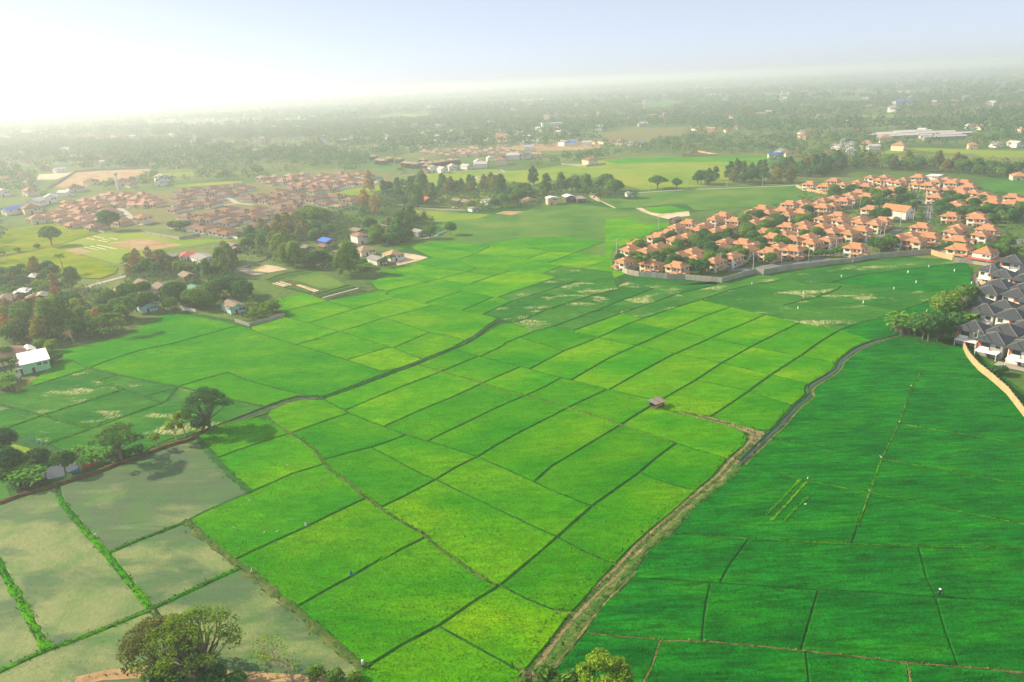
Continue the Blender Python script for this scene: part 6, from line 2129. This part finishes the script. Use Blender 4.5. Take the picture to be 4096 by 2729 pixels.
thicket('q5', '1260,560 1420,420 1480,580', 5, ['round', 'shrub'], .7, 'left of the long grey-roofed house')
thicket('q5', '1400,100 2000,60 2000,230 1750,300 1480,260', 18, ['dark', 'round', 'tall'], .9, 'right of the tall white-walled house')
thicket('q5', '620,100 1000,60 1060,200 700,240', 8, ['lime', 'round', 'dark'], .95, 'behind the blue-roofed house')
thicket('M', '1240,470 1640,400 1760,480 1480,560 1300,600', 12, ['dark', 'tall', 'olive'], .9, 'behind the lane by the paddies')
thicket('m1', '640,830 1100,730 1300,800 1400,870 900,910', 16, ['olive', 'round', 'olive'], .95, 'below the brown bungalow estate')
planting('p2', '350,880 440,900 390,700', 'rust', 1.7, 'tall between the bungalows and hamlet')
thicket('p2', '430,720 800,640 1000,760 900,830 560,850', 18, ['olive', 'tall', 'dark'], 1.15, 'left of the far hamlet')
thicket('p2', '1000,680 1560,640 1540,720 1000,740', 16, ['olive', 'tall', 'dark'], 1.15, 'behind the far hamlet')
thicket('p2', '1300,790 1600,750 1880,790 1830,830 1330,870', 14, ['round', 'dark', 'palm'], .9, 'before the far hamlet')
thicket('p2', '1560,720 2354,680 2340,730 1700,770', 16, ['dark', 'tall', 'round'], 1.1, 'around the pink house')
planting('p2', '845,690 1510,720 1785,640', 'talldark', 1.3, 'in the bright far field')
planting('N', '600,275', 'rain', 1.0, 'beside the road behind the estate field')
planting('N', '800,280', 'dark', 1.1, 'right of the road rain tree')
planting('N', '150,375 110,330 60,300', 'round', 1.5, 'beside the small white hut at the road')
thicket('N', '900,262 1300,240 2040,215 2354,160 2354,60 1500,110 1000,210', 34, ['talldark', 'olive', 'dark', 'tall'], 1.1, 'along the road above the estate field', 6)
thicket('O', '0,190 600,70 1100,110 1400,95 1900,150 1900,60 1100,10 0,50', 46, ['talldark', 'dark', 'olive', 'round'], 1.1, 'in the wood behind the orange estate', 6)
thicket('O', '1750,160 1900,140 2354,200 2354,120 1900,80', 10, ['dark', 'round'], 1.0, 'beside the right-hand green field', 6)
thicket('n1', '200,1250 900,1340 2100,1460 2250,1380 2300,700 1900,560 1500,700 1100,900 500,1050', 48, ['dark', 'round', 'shrubdark', 'dark'], .78, 'in the front gardens of the orange estate', 4, False)
thicket('n2', '500,1500 1400,1440 2000,1350 2300,1240 2200,500 1300,560 700,700', 52, ['dark', 'round', 'shrubdark', 'round'], .78, 'in the middle gardens of the orange estate', 4, False)
thicket('n3', '700,450 2000,520 2354,600 2300,1000 1700,1050 1000,800 600,800', 36, ['dark', 'round', 'dark', 'smallpalm'], .8, 'in the back gardens of the orange estate', 4, False)
thicket('n5', '400,700 1200,680 2300,860 2354,1100 1800,1161 600,1100', 46, ['dark', 'round', 'dark'], .8, 'between the right-hand orange houses', 4, False)
thicket('n6', '600,820 1300,760 1700,820 2200,760 2354,900 1800,980 1300,960 900,900', 16, ['dark', 'round', 'shrubdark'], .6, 'beside the red-skirted house', 3.5, False)
thicket('n4', '1050,780 1400,620 1500,800 1250,880', 8, ['dark', 'round', 'smallpalm'], .7, 'before the inner estate road', 3.5, False)
planting('n1', '560,1300 690,1370 640,1240', 'smallpalm', 1.5, 'behind the estate wall')
planting('n4', '140,930 240,930 330,930 400,920 530,900', 'round', .42, 'lining the estate road kerb')
planting('w', '230,800 290,810 260,770 330,790 200,780', 'banana', 1.9, 'at the canal end before the grey estate')
planting('w', '690,720 720,780 690,840 640,800 740,740', 'banana', 1.8, 'against the grey-roofed houses')
planting('w', '450,870 520,870 570,850 620,850 400,850', 'dark', 1.0, 'beside the canal-end bananas')
planting('w', '590,700 640,680 740,640', 'round', 1.25, 'left of the grey-roofed houses')
planting('w', '690,720', 'bare', 1.2, 'rising left of the grey-roofed houses')
thicket('n7', '360,1350 500,1400 640,1500 780,1568 600,1568 480,1480', 9, ['shrub', 'shrubdark'], .8, 'inside the curving cream wall', 2)
planting('n7', '480,320 460,350', 'shrub', 1.2, 'yellowish beside the winding ditch')
make_plants()

# ------------------------------------------------------------------ woods and town beyond: too many to count
KEEP_CLEAR = [pts('v', '-150,1640 -150,900 0,600 0,520 140,470 330,530 560,560 650,600 930,480 1360,465 1560,490 1390,600 1420,640 1650,645 2150,580 2240,620 2440,960 2440,1640'), _far,
              pts('l8', '0,700 380,560 800,430 1200,360 1800,340 2354,300 2354,1000 0,1059'), pts('m1', '0,340 700,290 1000,240 1500,180 2300,180 2320,260 1500,400 1950,430 1650,500 1250,520 1100,700 700,860 0,760'),
              pts('N', '0,480 400,300 2050,235 2354,160 2354,1100 1280,1220 100,1090 0,900'), pts('O', '0,260 300,140 700,110 1500,90 1900,160 2500,160 2500,1000 0,1000'),
              pts('n5', '1420,272 1500,182 2060,192 2400,232 2400,560 2000,472'), pts('T3', '790,830 900,745 1200,708 1630,708 1570,790 1300,812 1270,850'),
              pts('l8', '400,332 420,170 860,130 1800,95 1810,120 1560,210 1240,250 960,340'), pts('T4', '990,970 1100,920 1350,895 2354,925 2600,1000 2000,1000 1150,955'),
              pts('p2', '380,395 700,410 900,330 1900,340 2354,260 2354,330 1900,390 1500,480 800,510 380,440'), pts('T4', '960,800 960,740 1200,735 1830,760 1840,800 1300,820'),
              pts('l8', '1840,195 1840,160 2290,140 2290,185'), pts('m1', '0,330 0,310 680,260 690,290'), pts('p2', '310,470 360,445 620,480 560,505'), pts('p2', '460,80 480,55 720,40 900,30 900,50'),
              pts('T3', '1100,520 1380,475 1590,490 1440,535'), pts('T4', '480,470 600,450 1000,455 800,485'), pts('T4', '700,615 900,600 1240,590 1000,635')]
for nm, fr, s, mt in [('rice_field', 'l8', '1840,195 1840,160 2290,140 2290,185', 'yellow_meadow'), ('grass_field', 'm1', '0,335 0,310 680,262 690,290', 'yellow_meadow'), ('grass_field', 'p2', '310,470 360,445 620,480 560,505', 'meadow'),
                      ('grass_field', 'p2', '460,80 480,55 720,40 900,30 900,50', 'yellow_meadow'), ('grass_field', 'T3', '1100,520 1380,475 1590,490 1440,535', 'meadow'), ('grass_field', 'T4', '480,470 600,450 1000,455 800,485', 'meadow'),
                      ('grass_field', 'T4', '700,615 900,600 1240,590 1000,635', 'yellow_meadow')]:
    sheet(nm, pts(fr, s), mt, .05)
KB = [(min(p[0] for p in k), max(p[0] for p in k), min(p[1] for p in k), max(p[1] for p in k)) for k in KEEP_CLEAR]


def clear_of(x, y):
    for k, b in zip(KEEP_CLEAR, KB):
        if b[0] < x < b[1] and b[2] < y < b[3] and inside((x, y), k):
            return False
    return True


# roofs of the distant town, among the woods
tb, tc = MB(), MB()
for i in range(1000):
    rr = math.sqrt(random.uniform(1300 ** 2, 6500 ** 2))
    aa = random.uniform(-.72, .72)
    x, y = rr * math.sin(aa), rr * math.cos(aa)
    if not clear_of(x, y):
        continue
    w, l, h = random.uniform(7, 12), random.uniform(9, 22), random.uniform(4, 8) + rr / 800
    HOUSE_AT.append((x, y, l * .45))
    td = tc if random.random() < .4 else tb
    n0 = len(td.v)
    ca, sa = math.cos(aa * 3 + i), math.sin(aa * 3 + i)
    t2 = MB().box(-w / 2, w / 2, -l / 2, l / 2, 0, h)
    gable(t2, 0, 0, w + 1, l + 1, h, w * .2)
    td.v += [(x + ca * v[0] - sa * v[1], y + sa * v[0] + ca * v[1], v[2]) for v in t2.v]
    td.f += [tuple(n0 + k for k in f) for f in t2.f]
ob('distant_town', tb.mesh('distant_town', MAT['tin_far']), kind='stuff')
ob('distant_town', tc.mesh('distant_town', MAT['tile_tan']), kind='stuff')


HG = {}
for h in HOUSE_AT:
    for ix in {int((h[0] - h[2] - 2) // 40), int((h[0] + h[2] + 2) // 40)}:
        for iy in {int((h[1] - h[2] - 4) // 40), int((h[1] + h[2] + 4) // 40)}:
            HG.setdefault((ix, iy), []).append(h)


def wood(d0, d1, per_area, rad, nleaf, lsize, name, mat, clumpy=.004, thr=.35, hmul=1.0, az=.80):
    """crowns over the ring d0..d1 in front of the camera"""
    area_ = (d1 * d1 - d0 * d0) * az
    n = int(area_ / per_area)
    r_ = np.sqrt(rng.uniform(d0 * d0, d1 * d1, n))
    a_ = rng.uniform(-az, az, n)
    X, Y = r_ * np.sin(a_), r_ * np.cos(a_)
    ph = rng.uniform(0, 6.28, 6)
    nz = (np.sin(X * clumpy + ph[0]) * np.cos(Y * clumpy * 1.3 + ph[1]) + np.sin((X + Y) * clumpy * 2.3 + ph[2]) * .7 + np.cos((X - Y * 1.2) * clumpy * 4.1 + ph[3]) * .5 + np.sin(X * clumpy * 9 + ph[4]) * np.sin(Y * clumpy * 8 + ph[5]) * .5)
    keep = nz > -1.3 + thr
    X, Y = X[keep], Y[keep]
    k2 = []
    for i in range(len(X)):
        x, y = float(X[i]), float(Y[i])
        ok = True
        for sx in ((1.0, 1.045, 1.085) if d0 < 3000 else (1.0, 1.05)):
            xx, yy = x * sx, y * sx
            if not clear_of(xx, yy) or any(abs(xx - h[0]) < h[2] + 2 and abs(yy - h[1]) < h[2] + 4 for h in HG.get((int(xx // 40), int(yy // 40)), ())):
                ok = False
                break
        if ok:
            k2.append(i)
    X, Y = X[k2], Y[k2]
    m = len(X)
    R_ = rad * rng.uniform(.6, 1.35, m)
    Hh = rad * hmul * rng.uniform(.8, 1.7, m)
    d = rng.normal(size=(m, nleaf, 3))
    d[:, :, 2] = np.abs(d[:, :, 2]) * 1.1 - .35
    d /= np.linalg.norm(d, axis=2)[:, :, None]
    Cc = np.stack([X, Y, Hh * .95], 1)
    ext = np.stack([R_, R_, Hh * .85], 1)
    P3 = Cc[:, None, :] + d * ext[:, None, :] * rng.uniform(.7, 1.08, (m, nleaf))[:, :, None]
    P3[:, :, 2] = np.maximum(P3[:, :, 2], .4)
    N3 = d + rng.normal(scale=.5, size=d.shape) + [0, 0, .3]
    T3 = np.clip(rng.normal(.42, .22, m)[:, None] + rng.normal(scale=.14, size=(m, nleaf)), 0, 1)
    sz = (lsize * rng.uniform(.6, 1.3, (m, nleaf)) * (R_ / rad)[:, None])
    me = leaf_mesh(name, P3.reshape(-1, 3), N3.reshape(-1, 3), sz.ravel(), T3.ravel(), MAT[mat])
    return ob(name, me, kind='stuff'), m


MAT['leaf_wood'] = leafmat('far_wood_leaves', (0.032, 0.123, 0.051), (0.145, 0.275, 0.072), 0, .3)
MAT['leaf_wood_dry'] = leafmat('far_dry_wood_leaves', (0.116, 0.145, 0.043), (0.290, 0.275, 0.102), 0, .3)
cnt = []
cnt.append(wood(430, 1200, 150, 4.6, 34, 1.0, 'village_woodland', 'leaf_wood', .012, .75)[1])
cnt.append(wood(430, 1200, 700, 4.6, 30, 1.0, 'dry_woodland', 'leaf_wood_dry', .010, .75)[1])
cnt.append(wood(1200, 2600, 190, 6.0, 20, 1.9, 'far_woodland', 'leaf_wood', .005, .85)[1])
cnt.append(wood(1200, 2600, 1200, 6.0, 20, 1.9, 'far_dry_woodland', 'leaf_wood_dry', .004, .7)[1])
cnt.append(wood(2600, 6000, 1500, 13.0, 12, 5.2, 'distant_woodland', 'leaf_wood', .0025, .8, .62)[1])
cnt.append(wood(6000, 13500, 9000, 34.0, 9, 16.0, 'horizon_woodland', 'leaf_wood', .001, .3, .36)[1])
print('woods', cnt)

# low growth filling gardens and village plots
def undergrowth(name, polys, per, rad, nleaf, lsize, mat, hmul=1.0):
    XY = []
    for fr, s in polys:
        poly = pts(fr, s)
        x0, x1, y0, y1 = min(q[0] for q in poly), max(q[0] for q in poly), min(q[1] for q in poly), max(q[1] for q in poly)
        for _ in range(int((x1 - x0) * (y1 - y0) / per)):
            q = (random.uniform(x0, x1), random.uniform(y0, y1))
            if inside(q, poly) and not near_house(q[0], q[1], .3):
                XY.append(q)
    XY = np.array(XY)
    m = len(XY)
    R_ = rad * rng.uniform(.5, 1.4, m)
    d = rng.normal(size=(m, nleaf, 3))
    d[:, :, 2] = np.abs(d[:, :, 2]) - .2
    d /= np.linalg.norm(d, axis=2)[:, :, None]
    C = np.stack([XY[:, 0], XY[:, 1], R_ * .7 * hmul], 1)
    P3 = C[:, None, :] + d * (R_[:, None] * np.array([1, 1, .8 * hmul]))[:, None, :] * rng.uniform(.7, 1.1, (m, nleaf))[:, :, None]
    P3[:, :, 2] = np.maximum(P3[:, :, 2], .25)
    N3 = d + rng.normal(scale=.5, size=d.shape) + [0, 0, .3]
    T3 = np.clip(rng.normal(.42, .2, m)[:, None] + rng.normal(scale=.14, size=(m, nleaf)), 0, 1)
    me = leaf_mesh(name, P3.reshape(-1, 3), N3.reshape(-1, 3), (lsize * rng.uniform(.6, 1.3, (m, nleaf))).ravel(), T3.ravel(), MAT[mat])
    ob(name, me, kind='stuff')
    return m


HG.clear()
VIL = [('q3', '0,430 700,420 900,330 1300,330 1460,600 1400,740 1000,900 620,960 420,1000 0,960'), ('q3', '0,170 500,90 720,170 720,330 560,420 0,430'), ('q4', '0,330 600,290 900,420 900,600 500,800 0,700'),
       ('q4', '900,300 1450,250 1480,430 1420,560 1250,720 1180,960 900,950 520,840 900,600'), ('q4', '1260,760 1480,640 1720,720 1720,880 1500,1100 1290,1000'), ('q4', '1500,1080 1700,960 2080,900 2120,1020 1690,1150'),
       ('q4', '1480,130 2000,10 2354,60 2354,380 2200,420 1950,330 1600,300'), ('q5', '560,420 920,300 1250,380 1400,560 1250,640 900,660 560,590'), ('q5', '600,60 1250,60 1480,200 2000,60 2050,200 1750,300 1350,250 700,240'),
       ('M', '1240,470 1640,390 1760,480 1480,560 1300,610'), ('m1', '640,840 1100,720 1650,620 1900,700 1850,860 1400,900 900,930'), ('p2', '430,740 1000,680 1560,650 1880,720 1850,830 1330,870 900,830 560,850')]
ESTP = [('n1', '180,1240 420,1340 1500,1400 2180,1470 2354,1400 2354,500 1900,420 1300,500 700,760 250,960'), ('n2', '0,1480 900,1480 2100,1330 2354,1250 2354,250 1500,300 900,420 300,560'), ('n3', '100,420 700,480 1500,260 2354,250 2354,1083 300,1083 0,800'),
        ('n5', '0,350 900,250 1500,420 2354,620 2354,1161 0,1161'), ('n6', '100,760 700,700 820,860 1300,960 1900,940 2354,900 2354,100 100,60'), ('n4', '1050,850 1400,640 2000,780 1300,900')]
print('bushes', undergrowth('village_undergrowth', VIL, 20, 2.3, 16, .62, 'leaf_wood', 1.3), undergrowth('garden_shrubbery', ESTP, 26, 1.25, 14, .42, 'leaf_dark', 1.3),
      undergrowth('village_dry_scrub', VIL, 75, 2.4, 14, .6, 'leaf_wood_dry', 1.4))


# ------------------------------------------------------------------ the rice itself: tufts over the nearer paddies, grass on their banks
def tufts(name, spots, h, w, mat, lean=.25):
    """upright leaf blades; spots: array of x, y, z, tint, size"""
    n = len(spots)
    a = rng.uniform(0, 6.283, n)
    N = np.stack([np.cos(a), np.sin(a), rng.normal(.45, lean, n)], 1)
    U = np.stack([rng.normal(0, lean, n), rng.normal(0, lean, n), np.ones(n)], 1)
    C = np.stack([spots[:, 0], spots[:, 1], spots[:, 2] + h * .35 * spots[:, 4]], 1)
    me = leaf_mesh(name, C, N, h * .6 * spots[:, 4], spots[:, 3], MAT[mat], w, U)
    return ob(name, me, kind='stuff')


def vnoise(x, y, s, seed):
    g = np.random.default_rng(seed)
    v = np.zeros_like(x)
    for k in range(5):
        th, ph, f = g.uniform(0, 6.28), g.uniform(0, 6.28), s * g.uniform(.6, 1.7)
        v += np.sin((x * math.cos(th) + y * math.sin(th)) * f + ph + 1.3 * np.sin((x * math.sin(th) - y * math.cos(th)) * f * .7 + ph))
    return v / 5


MAT['blade_bright'] = leafmat('ripening_rice_blades', (.055, .29, .002), (.21, .42, .002), 0, .4)
MAT['blade_deep'] = leafmat('young_rice_blades', (.006, .170, .012), (.030, .275, .008), 0, .4)
MAT['blade_seed'] = leafmat('seedling_blades', (.20, .30, .08), (.42, .46, .18), 0, .4)
MAT['blade_bank'] = leafmat('bank_grass_blades', (.012, .085, .016), (.10, .20, .03), 0, .3)
MAT['blade_dry'] = leafmat('dry_grass_blades', (.11, .15, .04), (.33, .30, .12), 0, .3)
out = {'rice_bright': [], 'rice_deep': [], 'flood': []}
for fi, (style, q, hgt, dist) in enumerate(FIELD):
    if dist > 330:
        continue
    x0, x1, y0, y1 = min(a[0] for a in q), max(a[0] for a in q), min(a[1] for a in q), max(a[1] for a in q)
    den = 3.4 if dist < 150 else 2.0 if dist < 220 else .8
    if style.startswith('flood'):
        den *= .8
    if style == 'rice_sparse':
        continue
    n = int((x1 - x0) * (y1 - y0) * den)
    X, Y = rng.uniform(x0, x1, n), rng.uniform(y0, y1, n)
    ins = np.zeros(n, bool)
    j = len(q) - 1
    for i in range(len(q)):
        xi, yi, xj, yj = q[i][0], q[i][1], q[j][0], q[j][1]
        if yi != yj:
            ins ^= ((yi > Y) != (yj > Y)) & (X < (xj - xi) * (Y - yi) / (yj - yi) + xi)
        j = i
    X, Y = X[ins], Y[ins]
    v = vnoise(X, Y, .16, 3 + fi) * .5 + vnoise(X, Y, .045, 90 + fi) * .6
    if style.startswith('flood'):
        k = (vnoise(X, Y, .07, 50 + fi) > -.12) & (np.sin((X * .62 + Y * .78) * 5.2 + 2.0 * vnoise(X, Y, .3, 7)) > -.2)
        X, Y, v = X[k], Y[k], v[k]
    elif style == 'rice_deep':
        k = vnoise(X, Y, .5, 20 + fi) > -.30
        X, Y, v = X[k], Y[k], v[k]
    key = 'flood' if style.startswith('flood') else 'rice_deep' if style == 'rice_deep' else 'rice_bright'
    t = np.clip(.36 + .42 * v + rng.normal(0, .13, len(X)) + (-.06 if style == 'rice_mid' else 0), 0, 1)
    out[key].append(np.stack([X, Y, np.full(len(X), hgt), t, rng.uniform(.7, 1.3, len(X))], 1))
for key, nm, h, w, m in [('rice_bright', 'ripening_rice_plants', .30, .5, 'blade_bright'), ('rice_deep', 'young_rice_plants', .28, .45, 'blade_deep'), ('flood', 'seedling_plants', .22, .35, 'blade_seed')]:
    A_ = np.concatenate(out[key])
    print(nm, len(A_))
    tufts(nm, A_, h, w, m)
G1, G2 = [], []
for line, w, mt in BLINES + [(track, 4.4, 'verge'), ([(x_, y_) for x_, y_ in track], .45, 'verge'), (canal_r, 3.2, 'verge'), (canal_l, 3.4, 'verge'), (ditch, 1.8, 'verge')]:
    for a, b in zip(line, line[1:]):
        L_ = math.hypot(b[0] - a[0], b[1] - a[1])
        n = int(L_ * (2.4 + min(w, 1.6) * 2.2))
        t = rng.random(n)
        off = rng.normal(0, w * .36, n)
        if w > 4:
            off = np.sign(off) * (1.9 + np.abs(off) * .5)
        elif w > 3:
            off = np.sign(off) * (.9 + np.abs(off) * .5)
        nx, ny = -(b[1] - a[1]) / max(L_, .01), (b[0] - a[0]) / max(L_, .01)
        Z = np.stack([a[0] + (b[0] - a[0]) * t + nx * off, a[1] + (b[1] - a[1]) * t + ny * off, np.full(n, .12), np.clip(rng.normal(.45, .25, n), 0, 1), rng.uniform(.5, 1.5, n)], 1)
        (G2 if mt == 'drygrass' else G1).append(Z)
for poly in FACES:
    cx, cyy = sum(p[0] for p in poly) / len(poly), sum(p[1] for p in poly) / len(poly)
    if math.hypot(cx, cyy) > 300:
        continue
    for i in range(len(poly)):
        a, b = poly[i - 1], poly[i]
        L_ = math.hypot(b[0] - a[0], b[1] - a[1])
        n = int(L_ * 1.2)
        t = rng.random(n)
        nx, ny = -(b[1] - a[1]) / max(L_, .01), (b[0] - a[0]) / max(L_, .01)
        off = rng.normal(0, .22, n)
        G1.append(np.stack([a[0] + (b[0] - a[0]) * t + nx * off, a[1] + (b[1] - a[1]) * t + ny * off, np.full(n, .05), np.clip(rng.normal(.25, .22, n), 0, 1), rng.uniform(.4, 1.0, n)], 1))
tufts('bank_grass', np.concatenate(G1), .42, .45, 'blade_bank', .35)
tufts('dry_bank_grass', np.concatenate(G2), .36, .45, 'blade_dry', .35)

# ------------------------------------------------------------------ the hazy air
hz = MB().box(-15500, 15500, -400, 15500, -1.2, 112)
hm = bpy.data.materials.new('haze_air')
hm.use_nodes = True
ht = hm.node_tree
ht.nodes.clear()
ho = ht.nodes.new('ShaderNodeOutputMaterial')
hv = ht.nodes.new('ShaderNodeVolumePrincipled')
hv.inputs['Color'].default_value = (.80, .90, 1.0, 1)
hv.inputs['Density'].default_value = 3.1e-4
hv.inputs['Anisotropy'].default_value = .34
ht.links.new(hv.outputs[0], ho.inputs['Volume'])
ob('haze', hz.mesh('haze', hm), kind='stuff')

STUFF = {'village_woodland': ('leafy trees filling the ground round the villages', 'trees'), 'dry_woodland': ('olive-brown dry trees scattered among the green ones', 'trees'),
         'far_woodland': ('far green woodland beyond the bright fields', 'woodland'), 'far_dry_woodland': ('brownish dry trees in the far woodland', 'woodland'),
         'distant_woodland': ('distant hazy woodland below the horizon', 'woodland'), 'horizon_woodland': ('faint line of woods at the hazy horizon', 'woodland'),
         'distant_town': ('small pale roofs scattered through the distant woodland', 'town'), 'village_undergrowth': ('green bushes filling the village plots', 'bushes'),
         'garden_shrubbery': ('dark green shrubs in the estate gardens', 'bushes'), 'village_dry_scrub': ('dry olive scrub among the village houses', 'bushes'),
         'ripening_rice_plants': ('bright yellow-green rice plants in the central paddies', 'rice'), 'young_rice_plants': ('deep green young rice right of the canal', 'rice'),
         'seedling_plants': ('pale rice seedlings in the flooded lower-left plots', 'rice'), 'bank_grass': ('green grass growing on the paddy banks', 'grass'),
         'dry_bank_grass': ('straw-coloured dry grass on the paddy banks', 'grass'), 'haze': ('pale warm haze hanging over the whole plain', 'haze')}
for o_ in S.objects:
    if o_.get('kind') == 'stuff':
        k_ = STUFF.get(o_.name.split('.')[0])
        if k_:
            o_['label'], o_['category'] = k_
